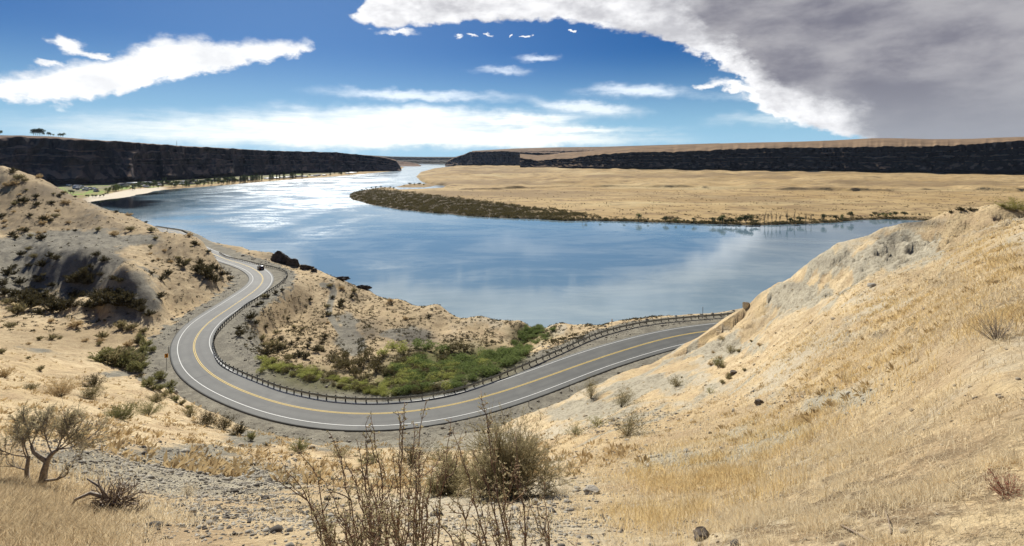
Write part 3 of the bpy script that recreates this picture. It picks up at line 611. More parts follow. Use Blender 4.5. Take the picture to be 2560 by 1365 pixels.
# ------------------------------------------------------------------ basalt cliffs with the plateau on top
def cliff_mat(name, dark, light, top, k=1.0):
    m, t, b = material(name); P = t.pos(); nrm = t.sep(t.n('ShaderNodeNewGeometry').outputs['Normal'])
    c = t.mix(t.rng(t.noise(t.mapv(P, (1, 1, .35)), .022, 8, .72), .40, .64), dark, light)  # upright light and dark streaks paint buttress shading into the rock colour
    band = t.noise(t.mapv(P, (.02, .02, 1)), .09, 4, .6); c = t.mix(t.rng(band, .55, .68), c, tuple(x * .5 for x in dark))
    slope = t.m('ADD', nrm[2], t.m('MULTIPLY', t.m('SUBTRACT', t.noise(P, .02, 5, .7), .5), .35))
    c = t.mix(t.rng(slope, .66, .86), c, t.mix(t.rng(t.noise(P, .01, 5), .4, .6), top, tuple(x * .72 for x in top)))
    t.put(b.inputs['Base Color'], c); t.put(b.inputs['Normal'], t.bump(t.noise(t.mapv(P, (1, 1, .6)), .07, 6, .7), .9, 5.0)); b.inputs['Roughness'].default_value = 1; b.inputs['Specular IOR Level'].default_value = 0.05
    return m
def cliff(name, prof, mat, seed, butt=45, depth=700, nc=900, setback=70, roughtop=1.0, nface=46):
    """prof: (px, base distance Y, base z, row of the cliff edge, row of the skyline)"""
    A = np.array(prof, float); px = np.linspace(A[0, 0], A[-1, 0], nc)
    Yb, zb_, ye, ysk = [np.interp(px, A[:, 0], A[:, i]) for i in (1, 2, 3, 4)]
    u = (px - CX) / F
    arc = np.r_[0, np.cumsum(np.hypot(np.diff(u * Yb), np.diff(Yb)))]
    rows = []
    hs = np.linspace(0, 1, nface)
    Yt = Yb + setback; zt0 = -(ye - HY) / F * Yt
    zt = zt0 + (fbm(arc / 45, arc * 0 + seed, 4, seed) * 7.0) * roughtop
    for h in hs:
        # stepped profile: talus below, columns and ledges above
        tal = np.clip(h / .38, 0, 1)
        stp = sum([sm(c0 - .02, c0 + .02, h + .05 * perlin(arc / 140, arc * 0 + c0 * 9, seed + 5)) for c0 in (.42, .6, .78)]) / 3
        back = setback * (.48 * tal + .40 * stp + .12 * h)
        ridge = 1 - np.abs(perlin(arc / 150 + .12 * h, arc * 0 + 3, seed + 1)) * 2
        ridge2 = 1 - np.abs(perlin(arc / 42 + .3 * h, h * 2.0 + arc * 0, seed + 2)) * 2
        fine = fbm(arc / 14, h * 9 + arc * 0, 3, seed + 3)
        wgt = (1 - .55 * h) * sm(0, .14, h) + .0
        dsp = (butt * (ridge * .9) + butt * .32 * ridge2) * wgt + fine * 5 * sm(0, .1, h) * (1 - sm(.93, 1, h)) + butt * .25 * ridge2 * sm(.2, .9, h)
        Y = Yb + back - dsp
        z = zb_ + (zt - zb_) * h
        rows.append(np.stack([u * Y, Y, z], 1))
    e = rows[-1]
    for q in (8, 30, 80, 160, 280, 430, depth, depth * 1.02, depth * 2.2):
        Y = e[:, 1] + q; k = min(1, q / depth) ** .8
        zs = -(ysk - HY) / F * (e[:, 1] + depth)
        z = e[:, 2] * (1 - k) + zs * k + fbm(u * Y / 120, Y / 120, 3, seed + 8) * 3 * k * (1 - k)
        if q > depth: z = zs - (q - depth) * .12
        rows.append(np.stack([u * Y, Y, z], 1))
    V = np.array(rows); o = mk(name, V.reshape(-1, 3), [grid_faces(len(rows), nc)], mat, smooth=True); tag(o, kind='structure')
    return V
mcl = cliff_mat('left basalt', (.020, .020, .027), (.105, .082, .078), (.24, .17, .125))
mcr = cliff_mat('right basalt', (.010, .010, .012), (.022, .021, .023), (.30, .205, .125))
mcf = cliff_mat('far basalt', (.04, .045, .055), (.09, .08, .075), (.24, .17, .12))
mcb = cliff_mat('distant blue hill', (.05, .055, .06), (.08, .08, .075), (.11, .105, .09))
LC = cliff('cliff', [(-1300,1000,-84,300,290),(-600,1150,-84,325,318),(0,1370,-84,344,338),(60,1400,-84,344,339),(130,1440,-84,347,341),(200,1480,-84,351,347),(250,1520,-84,352,351),(330,1600,-84,357,356),(450,1790,-85,366,364.5),(560,2000,-86,371,370),(670,2260,-87,377,376.5),(760,2480,-88,379,379),(840,2640,-90,381,381),(880,2730,-91,385,385),(930,2820,-92,390,389),(965,2880,-92,395,394),(990,2930,-92,402,400),(1001,2960,-92,419,416),(1006,2970,-93,429,429)], mcl, 11, butt=52, setback=90)
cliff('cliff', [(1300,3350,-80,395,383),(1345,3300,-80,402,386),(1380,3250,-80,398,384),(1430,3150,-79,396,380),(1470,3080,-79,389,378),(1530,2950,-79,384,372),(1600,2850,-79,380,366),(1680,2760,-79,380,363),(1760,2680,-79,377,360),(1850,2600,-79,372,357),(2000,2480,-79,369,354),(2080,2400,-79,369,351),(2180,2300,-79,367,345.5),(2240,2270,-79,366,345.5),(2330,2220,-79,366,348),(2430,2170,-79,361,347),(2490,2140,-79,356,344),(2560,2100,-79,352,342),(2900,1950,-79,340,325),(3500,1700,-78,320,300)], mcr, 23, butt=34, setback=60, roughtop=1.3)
cliff('cliff', [(1112,4300,-92,412,412),(1118,4280,-92,404,402),(1135,4250,-92,395,393),(1160,4200,-90,387,386),(1175,4150,-86,380,379),(1260,4000,-84,378,377.5),(1310,3900,-82,381,378),(1400,3800,-82,384,380)], mcf, 31, butt=50, setback=90, nc=300, depth=400)
cliff('hill', [(1180,6000,-85,384,377),(1290,5400,-85,380,371),(1400,5000,-85,378,368),(1500,4600,-85,376,367),(1700,4300,-85,368,361),(1800,4200,-84,366,358)], cliff_mat('rolling hill', (.19, .13, .09), (.26, .18, .12), (.25, .175, .115)), 37, butt=60, setback=900, nc=300, nface=20)
cliff('hill', [(960,4300,-92,404,400),(990,4200,-92,403,402),(1020,4100,-92,406,405),(1045,4000,-92,411,410),(1068,3900,-92,417,416.5),(1080,3860,-93,420,420)], cliff_mat('brown headland', (.20, .14, .105), (.26, .185, .14), (.27, .19, .14)), 43, butt=20, setback=500, nc=200, nface=20)
cliff('hill', [(700,7600,-92,392,388),(900,7500,-92,391,387),(980,7400,-92,393,391),(1050,7300,-92,394,392),(1125,7200,-92,395,392),(1300,7100,-92,395,392)], mcb, 47, butt=60, setback=200, nc=200, depth=1500)
cliff('hill', [(600,5600,-92,400,396),(900,5500,-92,401,399),(1000,5400,-92,403,402),(1100,5200,-92,404,403),(1200,5100,-92,404,402)], mcb, 49, butt=80, setback=200, nc=200, depth=500)

# ================================================================== OBJECTS
rng = np.random.default_rng(7); random.seed(7)
def leaf_mat(name, c1, c2, tr=.3, dark=None, ns=2.5):
    m = bpy.data.materials.new(name); m.use_nodes = True; t = NT(m.node_tree); b = m.node_tree.nodes['Principled BSDF']; out = m.node_tree.nodes['Material Output']
    P = t.pos(); oi = t.n('ShaderNodeObjectInfo')
    f = t.m('ADD', t.m('MULTIPLY', t.rng(t.noise(P, ns, 4, .7), .3, .7), .7), t.m('MULTIPLY', oi.outputs['Random'], .4), clamp=True)
    c = t.mix(f, c1, c2); t.put(b.inputs['Base Color'], c); b.inputs['Roughness'].default_value = .8; b.inputs['Specular IOR Level'].default_value = .15
    tl = t.n('ShaderNodeBsdfTranslucent'); t.put(tl.inputs[0], c); mx = t.n('ShaderNodeMixShader'); mx.inputs[0].default_value = tr
    t.t.links.new(b.outputs[0], mx.inputs[1]); t.t.links.new(tl.outputs[0], mx.inputs[2]); t.t.links.new(mx.outputs[0], out.inputs[0]); return m
def plain(name, col, rough=.8, metal=0, spec=.3, var=.25, scale=3):
    m, t, b = material(name); P = t.pos()
    t.put(b.inputs['Base Color'], t.mix(t.rng(t.noise(P, scale, 5, .65), .35, .7), col, tuple(x * (1 - var) for x in col)))
    b.inputs['Roughness'].default_value = rough; b.inputs['Metallic'].default_value = metal; b.inputs['Specular IOR Level'].default_value = spec; return m
M = dict(
 sage=leaf_mat('sage leaves', (.19, .165, .08), (.30, .255, .13), .4), sagel=leaf_mat('light olive leaves', (.33, .285, .15), (.48, .41, .24), .5),
 sageg=leaf_mat('green sage leaves', (.17, .17, .07), (.25, .24, .10), .4),
 saged=leaf_mat('dark sage leaves', (.055, .05, .025), (.11, .092, .045)), drybr=leaf_mat('dry brown leaves', (.42, .31, .16), (.56, .43, .24), .4),
 rab=leaf_mat('yellow rabbitbrush', (.36, .33, .08), (.24, .24, .07)), red=leaf_mat('red weed', (.26, .06, .045), (.34, .12, .08)),
 crown=leaf_mat('pale twig leaves', (.50, .43, .27), (.36, .31, .17), .45),
 grey=leaf_mat('grey dry twigs', (.34, .27, .20), (.24, .18, .13), .1), straw2=leaf_mat('brownish straw', (.78, .65, .42), (.38, .28, .16), .5, ns=22),
 gold=leaf_mat('golden grass', (.82, .66, .36), (.50, .36, .17), .5, ns=18),
 straw=leaf_mat('straw', (.88, .79, .58), (.60, .47, .28), .5, ns=22),
 bark=plain('shrub bark', (.20, .16, .11), var=.5, scale=30), bark2=plain('weathered bark', (.38, .32, .25), var=.6, scale=40), twig=plain('red brown twig', (.33, .20, .12), var=.4, scale=20),
 green=leaf_mat('green willow leaves', (.10, .15, .045), (.22, .27, .085), .5), yg=leaf_mat('yellow green leaves', (.28, .31, .08), (.42, .42, .13), .5), olive=leaf_mat('olive brown leaves', (.10, .085, .035), (.17, .14, .06)),
 tree=leaf_mat('far tree leaves', (.030, .045, .018), (.055, .075, .028)), treel=leaf_mat('light tree leaves', (.09, .13, .04), (.14, .17, .06)), treey=leaf_mat('yellow tree leaves', (.30, .27, .06), (.22, .20, .05)),
 galv=plain('galvanised steel', (.27, .28, .27), .45, .55, .5, .35, 2), post=plain('dark weathered post', (.035, .03, .026), .9), rock=plain('pale rock', (.42, .38, .31), .9, var=.45, scale=6), paler=plain('pale tan rock', (.62, .54, .40), .95, var=.3, scale=4), rockd=plain('dark basalt rock', (.10, .085, .072), .95, var=.75, scale=1.2), rockn=plain('brown stone', (.20, .165, .13), .95, var=.6, scale=12),
 wall=plain('pale house wall', (.62, .58, .50), .9), roof=plain('grey shingle roof', (.20, .19, .19), .9, scale=1), roofw=plain('white metal roof', (.78, .78, .76), .5), roofb=plain('brown roof', (.22, .15, .11), .9),
 paint=plain('black car paint', (.012, .013, .016), .25, 0, .6, .1), glass=plain('dark glass', (.03, .035, .04), .08, 0, .8, .1), tyre=plain('tyre rubber', (.02, .02, .02), .9), rim=plain('wheel rim', (.45, .45, .46), .3, .8),
 rlamp=plain('red lamp lens', (.45, .02, .02), .3), wlamp=plain('clear lamp lens', (.8, .8, .78), .2), amber=plain('orange sign face', (.75, .33, .03), .5, var=.1), black=plain('black sign paint', (.02, .02, .02), .6), steel=plain('dark steel', (.10, .10, .10), .6, .4), white=plain('white reflector', (.8, .8, .8), .4))

def rdirs(n, zmin=-.2, zmax=1.0, r=rng):
    z = r.uniform(zmin, zmax, n); a = r.uniform(0, 2 * np.pi, n); q = np.sqrt(1 - np.clip(z, -1, 1) ** 2); return np.stack([q * np.cos(a), q * np.sin(a), z], 1)
def bush_bufs(seed, stems=26, per=14, leaf=.10, lw=.018, flat=.75, openn=.0, lean=(0, 0), sr=.009):
    """a dome-shaped shrub about 1 m wide and 0.75 m tall: stems from one root, narrow leaves on the outer part"""
    r = np.random.default_rng(seed); S = Buf(); L = Buf()
    for i in range(stems):
        a = r.uniform(0, 2 * np.pi); tilt = r.uniform(.05, 1.25) ** .9; ln = r.uniform(.34, .60) * (1 + .25 * math.cos(tilt))
        d = np.array([math.sin(tilt) * math.cos(a) + lean[0], math.sin(tilt) * math.sin(a) + lean[1], math.cos(tilt) * 1.05]); k = np.linspace(0, 1, 6)[:, None]
        P = k * d * ln + np.c_[np.zeros(6), np.zeros(6), (k[:, 0] ** 2) * .10 * math.sin(tilt)] + r.normal(size=(6, 3)) * .018 * k
        P[:, 2] = np.maximum(P[:, 2], 0) * flat / .75; S.tube(P, np.linspace(sr, sr * .25, 6), 3)
        n = per; kk = r.uniform(.30 + openn, 1.04, n); base = np.stack([np.interp(kk, np.linspace(0, 1, 6), P[:, j]) for j in range(3)], 1)
        D = d / np.linalg.norm(d) * 1.1 + r.normal(size=(n, 3)) * .55; D[:, 2] = np.abs(D[:, 2]) + .1; D /= np.linalg.norm(D, axis=1, keepdims=True)
        L.leaves(base + r.normal(size=(n, 3)) * .03, D, r.uniform(.6, 1.2, n) * leaf, lw * r.uniform(.7, 1.4, n), r)
    return S, L
def normal_base(p): return (p[0], p[1], p[2] - .03)

def grow(S, tips, p, d, ln, rad, lev, r, spread=.6, up=.15, kids=4, wob=.16, n=6, sides=4, shrink=.66):
    P = [np.array(p, float)]; d = np.array(d, float); d /= np.linalg.norm(d); dd = []
    for k in range(n):
        d = d + r.normal(size=3) * wob; d[2] += up * .3; d /= np.linalg.norm(d); P.append(P[-1] + d * ln / n); dd.append(d.copy())
    S.tube(np.array(P), np.linspace(rad, rad * .45, n + 1), sides)
    if lev <= 0: tips.append((P, dd)); return
    for k in range(kids):
        t_ = r.uniform(.35, 1.0) if k else 1.0; j = min(n, max(1, int(t_ * n))); q = dd[j - 1] + r.normal(size=3) * spread; q[2] += up
        grow(S, tips, P[j], q, ln * shrink * r.uniform(.7, 1.2), rad * .5, lev - 1, r, spread, up, kids, wob, n, 3, shrink)
def tips_leaves(tips, L, r, per, leaf, lw):
    for P, dd in tips:
        P = np.array(P); kk = r.uniform(.1, 1, per) * (len(P) - 1.01); i = kk.astype(int); f = (kk - i)[:, None]; B = P[i] * (1 - f) + P[i + 1] * f
        D = np.array(dd)[i] + r.normal(size=(per, 3)) * .7; D /= np.linalg.norm(D, axis=1, keepdims=True); L.leaves(B, D, leaf * r.uniform(.6, 1.3, per), lw, r)
# --- large shrubs, each with its own stems and foliage; then small ones as copies
def twig_bush(name, label, px, py, wpx, hpx, mat, mains, kids, per, seed, leaf=.03, cat='shrub'):
    p = hit(px, py); W_ = wpx / F * p[1]; H_ = hpx / F * p[1]; root = empty(name, normal_base(p)); tag(root, label, cat); r = np.random.default_rng(seed); S = Buf(); L = Buf(); tips = []
    for i in range(mains):
        a = r.uniform(0, 6.28); tl = r.uniform(.05, 1.35); d = (math.sin(tl) * math.cos(a), math.sin(tl) * math.sin(a), math.cos(tl)); l0 = .54 * (H_ * math.cos(tl) ** 2 + W_ * .66 * math.sin(tl) ** 2)
        grow(S, tips, (r.normal() * .06, r.normal() * .06, -.02), d, l0 * r.uniform(.45, 1.18), .009, 2, r, .45, .03, kids, .11, 6, 4, .52)
    tips_leaves(tips, L, r, per, leaf, leaf * .22); S.mesh('stems', M['bark'], root); L.mesh('foliage', M[mat], root); print(name, 'tips', len(tips)); return root
def big_bush(name, label, px, py, wpx, hpx, mat, bark='bark', stems=60, per=40, leaf=.09, lw=.012, seed=1, cat='shrub', group=None, lean=(0, 0), openn=0.0):
    p = hit(px, py)
    if p is None: print('no hit', name, px, py); return
    W_ = wpx / F * p[1]; H_ = hpx / F * p[1]
    root = empty(name, normal_base(p)); tag(root, label, cat, group)
    k = max(1.0, W_); S, L = bush_bufs(seed, stems, per, leaf / k, lw / k, openn=openn, lean=lean, sr=.007 / k)
    a = S.mesh('stems', M[bark], root); b_ = L.mesh('foliage', M[mat], root)
    V = np.concatenate(S.V + L.V); sx = W_ / max(.3, np.percentile(V[:, 0], 98) - np.percentile(V[:, 0], 2)); sz = H_ / max(.2, np.percentile(V[:, 2], 99))
    for o in (a, b_): o.scale = (sx, sx, sz)
    return root
BB = [
 ('sagebrush','dark sagebrush behind the bare twigs, touching the roadside gravel',1030,1168,105,62,'saged','bark',70,36,.10,.016,(0,0)),
 ('sagebrush','grey-green bush between the dark sagebrush and the large centre bush',1098,1152,70,38,'sageg','bark',50,34,.10,.016,(0,0)),
 ('sagebrush','low rounded sage below the road, left of the dark sagebrush',926,1160,52,26,'sageg','bark',50,30,.12,.02,(0,0)),
 ('sagebrush','flat dark green brush below the front curve of the road',850,1143,58,22,'sage','bark',50,30,.12,.02,(0,0)),
 ('sagebrush','spiky green shrub alone on the tan slope below the front curve',748,1130,42,32,'sageg','bark',40,26,.16,.02,(0,0)),
 ('sagebrush','olive bush on the pale gravel beside the road, above its neighbour',1478,996,54,50,'sage','bark',70,36,.13,.02,(0,0)),
 ('sagebrush','leaning olive bush on the gravel slope, just right of its neighbour by the road',1553,1018,60,46,'sage','bark',70,36,.13,.02,(.25,0)),
 ('sagebrush','open branching green-brown bush, lowest of the bushes on the right slope',1568,1090,92,58,'sage','bark',60,30,.13,.018,(.15,0)),
 ('sagebrush','faint yellowish brush behind the open branching bush',1495,1068,48,26,'rab','bark',40,22,.12,.018,(0,0)),
 ('sagebrush','low dry olive clump left of the open branching bush',1437,1087,52,30,'sageg','bark',44,26,.12,.018,(0,0)),
 ('sagebrush','small round bush halfway up the right slope',1690,965,30,24,'sage','bark',40,26,.12,.025,(0,0)),
 ('sagebrush','small green bush on the pale gravel stripe of the right slope',1796,918,27,26,'sageg','bark',40,26,.12,.025,(0,0)),
 ('sagebrush','small bush on the gravel stripe, second highest on the right slope',1827,883,28,20,'sage','bark',40,24,.12,.025,(0,0)),
 ('sagebrush','small low bush highest on the gravel stripe by the road end',1808,851,24,11,'sage','bark',36,20,.14,.03,(0,0)),
 ('dry_shrub','leafless grey dry shrub standing alone in the straw at the right',2492,852,80,72,'grey','bark2',70,8,.05,.008,(0,0)),
 ('rabbitbrush','yellow-green brush on the skyline of the right slope at the edge of the view',2540,528,72,34,'rab','bark',70,50,.12,.03,(0,0)),
 ('sagebrush','big round tan and olive bush on the left slope above the gnarled shrub',152,992,64,50,'drybr','bark',80,44,.14,.02,(0,0)),
 ('sagebrush','dark green bush just up-slope and right of the big round bush',236,968,42,34,'saged','bark',60,36,.14,.025,(0,0)),
 ('sagebrush','wide brown bush below the dark green one on the left slope',226,995,56,30,'sage','bark',60,36,.14,.025,(0,0)),
 ('sagebrush','broad fresh green bush beside the crown of the gnarled shrub',306,1050,68,42,'sageg','bark',90,44,.13,.018,(0,0)),
 ('sagebrush','spiky green bush between the broad green bush and the road',372,1039,60,38,'sageg','bark',70,40,.13,.018,(0,0)),
 ('sagebrush','small neat olive bush nearest the left curve of the road',391,1006,40,24,'sage','bark',60,36,.13,.025,(0,0)),
 ('sagebrush','small grey tuft at the far left of the near slope',79,975,30,16,'sage','bark',36,22,.13,.03,(0,0)),
 ('sagebrush','brown bush cut by the left edge of the view',14,943,30,24,'drybr','bark',40,26,.13,.03,(0,0)),
 ('sagebrush','first dark bush of the row of four below the left curve',476,1042,38,26,'sage','bark',50,32,.13,.025,(0,0)),
 ('sagebrush','second and widest dark bush of the row of four below the left curve',515,1063,48,34,'saged','bark',60,36,.13,.022,(0,0)),
 ('sagebrush','third and tallest bush of the row of four below the left curve',558,1073,48,38,'saged','bark',60,36,.13,.022,(0,0)),
 ('sagebrush','last bush of the row of four, nearest the front curve',596,1088,36,28,'saged','bark',50,32,.13,.025,(0,0)),
 ('sagebrush','spiky little bush just past the end of the row of four',626,1102,24,22,'sageg','bark',34,24,.16,.025,(0,0)),
 ('sagebrush','tiny dark bush between the row of four and the gravel shoulder',666,1115,18,10,'saged','bark',30,20,.14,.03,(0,0)),
 ('dry_shrub','thin pale dry shrub below the tiny dark bush',645,1140,28,20,'drybr','bark2',24,10,.1,.02,(0,0)),
 ('dry_shrub','grey dry shrub alone on the pale slope left of centre',496,1126,26,16,'grey','bark2',30,16,.1,.02,(0,0)),
 ('red_weed','reddish branching weed at the lower right edge of the view',2520,1236,95,66,'red','twig',50,16,.05,.012,(0,0)),
 ('yellow_weed','small yellow-green weed on the tan stripe of the right slope',1775,983,20,16,'rab','bark',22,14,.12,.02,(0,0)),
 ('grass_tuft','tuft of rusty dry grass on the pale pebbles left of centre',468,1238,45,32,'straw','bark2',50,14,.14,.008,(0,0)),
]
twig_bush('sagebrush','large bushy grey-green sagebrush in the centre foreground below the road',1268,1238,345,235,'sagel',64,9,20,501,.034)
twig_bush('sagebrush','loose olive sagebrush standing directly left of the large centre bush',1125,1235,180,140,'sagel',32,8,20,502,.032)
for i, (nm, lb, px, py, wp_, hp_, mt, bk, st, pr, lf, lwd, ln) in enumerate(BB):
    big_bush(nm, lb, px, py, wp_, hp_, mt, bk, st, pr, lf, lwd, 100 + i, 'weed' if 'weed' in nm else ('grass' if 'grass' in nm else 'shrub'), lean=ln)

# --- recursive branching for the bare and gnarled shrubs
# gnarled shrub, left foreground
r = np.random.default_rng(5); p0 = hit(100, 1222); sc_ = p0[1] / F
root = empty('sagebrush', p0); tag(root, 'old gnarled sagebrush with a bare forked trunk and wide twiggy crown at the left', 'shrub')
T = Buf(); S = Buf(); L = Buf(); tips = []
def pz(dx, dz, dy=0): return np.array([dx * sc_, dy * sc_, dz * sc_])
T.tube([pz(0, -8), pz(6, 15), pz(10, 42), pz(18, 70), pz(30, 88), pz(44, 98)], np.array([10.5, 9.5, 8, 6.5, 5.5, 4]) * sc_, 7)
T.tube([pz(-6, -5), pz(-24, 8, 4), pz(-38, 22, 6), pz(-40, 50, 8), pz(-34, 76, 6)], np.array([8, 6, 5.5, 5, 4]) * sc_, 6)
T.tube([pz(16, 70), pz(4, 84, -6), pz(-8, 96, -8), pz(-14, 112, -8)], np.array([6, 5, 4, 3.4]) * sc_, 6)
T.tube([pz(6, 18), pz(26, 26, -8), pz(52, 30, -10), pz(74, 40, -12)], np.array([4, 3.4, 2.6, 1.8]) * sc_, 5)
T.tube([pz(2, 4), pz(24, 6, -14), pz(42, 12, -18)], np.array([4, 3, 1.6]) * sc_, 5)
for (st, dr, ln, lv, kd) in [(pz(44, 98), (.9, .1, .75), 95, 2, 6), (pz(40, 96), (.4, .5, 1.0), 88, 2, 6), (pz(30, 88), (.1, -.3, 1.0), 92, 2, 6), (pz(44, 98), (1.2, -.2, .45), 100, 2, 6), (pz(40, 94), (.7, -.4, 1), 90, 2, 6), (pz(44, 98), (1.1, .3, .15), 80, 2, 4),
                         (pz(-14, 112, -8), (-.5, 0, 1.0), 72, 2, 6), (pz(-14, 112, -8), (.3, .3, 1.0), 74, 2, 6), (pz(-34, 76, 6), (-.6, .1, 1), 84, 2, 6), (pz(-34, 76, 6), (-1, -.1, .5), 74, 2, 5), (pz(-34, 76), (-.1, -.2, 1), 80, 2, 5), (pz(-40, 40, 8), (-1, 0, .3), 62, 1, 5),
                         (pz(74, 40, -12), (.9, .1, .4), 36, 1, 5), (pz(50, 30, -10), (.6, -.2, .9), 34, 1, 4)]:
    grow(S, tips, st, dr, ln * sc_ * .8, 2.0 * sc_, lv, r, .50, .12, kd + 4, .13, 6, 4, .62)
tips_leaves(tips, L, r, 7, 6 * sc_, 1.5 * sc_)
T.mesh('trunk', M['bark2'], root); S.mesh('branches', M['bark2'], root); L.mesh('foliage', M['crown'], root)
print('gnarled tips', len(tips))
# fallen dead shrub
p0 = hit(300, 1290); p0 = (p0[0], p0[1] - .1, p0[2] + .05); sc_ = p0[1] / F; r = np.random.default_rng(8)
root = empty('dead_shrub', p0); tag(root, 'dead grey sagebrush lying bare on the slope beside the gnarled shrub', 'shrub')
T = Buf(); S = Buf(); tips = []
T.tube([pz(40, -24, -6), pz(22, 0), pz(0, 26), pz(-14, 50), pz(-30, 78), pz(-62, 98)], np.array([7, 7, 6, 5, 3, 1.6]) * sc_, 6)
T.tube([pz(-18, 52), pz(-50, 66, -5), pz(-84, 52, -8), pz(-104, 22, -8), pz(-112, 2, -8)], np.array([5, 4.5, 3.6, 2.6, 1.4]) * sc_, 5)
T.tube([pz(-10, 34), pz(-44, 32, -12), pz(-78, 12, -14), pz(-94, -10, -14), pz(-92, -26, -14)], np.array([4.6, 4, 3.2, 2.4, 1.2]) * sc_, 5)
for i in range(60):
    a = r.uniform(-.45, 3.5); st = pz(r.uniform(-14, 14), r.uniform(5, 40), r.uniform(-6, 6)); grow(S, tips, st, (math.cos(a) * 1.2, r.normal() * .4, math.sin(a) * .75), r.uniform(30, 78) * sc_, r.uniform(1.6, 3.0) * sc_, 1, r, .5, -.05, 5, .16, 6, 4, .5)
for i in range(12): grow(S, tips, pz(r.uniform(24, 60), r.uniform(-30, -6), 4), (.5 + r.normal() * .3, .1, .7), 48 * sc_, 1.2 * sc_, 1, r, .4, .1, 5, .12, 6, 3, .5)
T.mesh('trunk', M['bark2'], root); S.mesh('branches', M['grey'], root)
# twiggy bitterbrush right in front of the viewer: long arching stems with short side spurs
r = np.random.default_rng(13)
def twiggy(label, base, shoots, seed, extra=0):
    r = np.random.default_rng(seed); sh0 = list(shoots)
    for _ in range(extra):
        a_, b_ = sh0[r.integers(len(sh0))], sh0[r.integers(len(sh0))]; f_ = r.uniform(); ty = a_[1] * f_ + b_[1] * (1 - f_) + r.uniform(40, 210); shoots = shoots + [(a_[0] * f_ + b_[0] * (1 - f_) + r.normal() * 25, float(np.clip(ty, 1130, 1340)), r.uniform(-.3, .3), (a_[3] * f_ + b_[3] * (1 - f_)) + r.normal() * .05)]
    shoots = [(q[0], q[1], q[2], (q[0] - (CX + F * base[0] / base[1])) / 640 * .42 + q[3] * .35) for q in shoots]
    r = np.random.default_rng(seed); root = empty('bitterbrush', base); tag(root, label, 'shrub'); S = Buf(); L = Buf()
    for (tx, ty, dy, bx) in shoots:
        Y = base[1] + dy; tip = np.array([(tx - CX) / F * Y - base[0], dy, -(ty - HY) / F * Y - base[2]]); st = np.array([bx, r.normal() * .05, -.05])
        n = 14; k = np.linspace(0, 1, n)[:, None]; bow = np.array([-(tip[0]) * .25, 0, tip[2] * .12]); P = st + (tip - st) * k + bow * (k * (1 - k) * 2) + np.cumsum(r.normal(size=(n, 3)) * .008, 0) * (k > 0)
        ln = np.linalg.norm(tip); S.tube(P, np.linspace(.0045, .0012, n), 4); stems = [(P, ln)]
        for q in range(7):
            j = r.integers(3, n - 3); d = (P[j + 1] - P[j]); d /= np.linalg.norm(d); d = d + r.normal(size=3) * .42; d[2] = abs(d[2]) + .25; d /= np.linalg.norm(d); l2 = r.uniform(.12, .38) * ln * .7
            kk = np.linspace(0, 1, 8)[:, None]; Q = P[j] + d * l2 * kk + np.cumsum(r.normal(size=(8, 3)) * .006, 0) * (kk > 0); S.tube(Q, np.linspace(.0027, .001, 8), 3); stems.append((Q, l2))
        for (Q, l2) in stems:
            m_ = int(l2 / .016); kk = r.uniform(.18, 1, m_) * (len(Q) - 1.01); i = kk.astype(int); f = (kk - i)[:, None]; B = Q[i] * (1 - f) + Q[i + 1] * f; D = rdirs(m_, -.2, 1, r)
            for b_, d_ in zip(B[::2], D[::2]):
                S.tube([b_, b_ + d_ * .012, b_ + d_ * r.uniform(.016, .035)], [.0016, .0013, .001], 3)
                c_ = b_ + d_ * .022; L.leaves(np.repeat(c_[None], 4, 0), rdirs(4, -.1, 1, r), r.uniform(.008, .017, 4), .0045, r)
            L.leaves(B, D, r.uniform(.008, .016, m_), .0042, r)
    S.mesh('stems', M['twig'], root); L.mesh('foliage', M['sagel'], root)
zb0 = float(gz(-.42, 1.95)[0])
twiggy('bare reddish-brown twiggy shrub rising from the bottom centre of the view', (-.42, 2.0, zb0), [(722,1185,.0,-.22),(745,1110,.2,-.2),(830,1080,.3,-.15),(905,1072,.2,-.1),(975,1010,.25,-.05),(995,1012,.2,0),(1032,1060,.3,.0),(1046,980,.25,.05),(1105,1030,.3,.1),(775,1240,.1,-.25),(860,1170,.1,-.15),(950,1150,.0,-.1),(1060,1130,.1,.05),(1000,1180,-.2,0),(880,1230,-.2,-.1),(920,1200,-.25,-.1),(760,1300,-.1,-.3),(1080,1190,-.1,.1),(970,1240,-.3,0),(820,1290,-.2,-.2)], 3, 20)
twiggy('thin upright twigs in front of the large centre bush', (.02, 2.1, float(gz(.02, 2.1)[0])), [(1220,985,.4,.1),(1135,1065,.3,0),(1290,1090,.4,.15),(1180,1150,.1,.05),(1250,1200,.1,.15),(1330,1200,.2,.2),(1120,1230,.0,-.05),(1300,1270,0,.2),(1200,1260,-.2,.1),(1080,1260,-.2,-.1),(1380,1290,.0,.25),(1150,1300,-.3,0)], 4, 8)

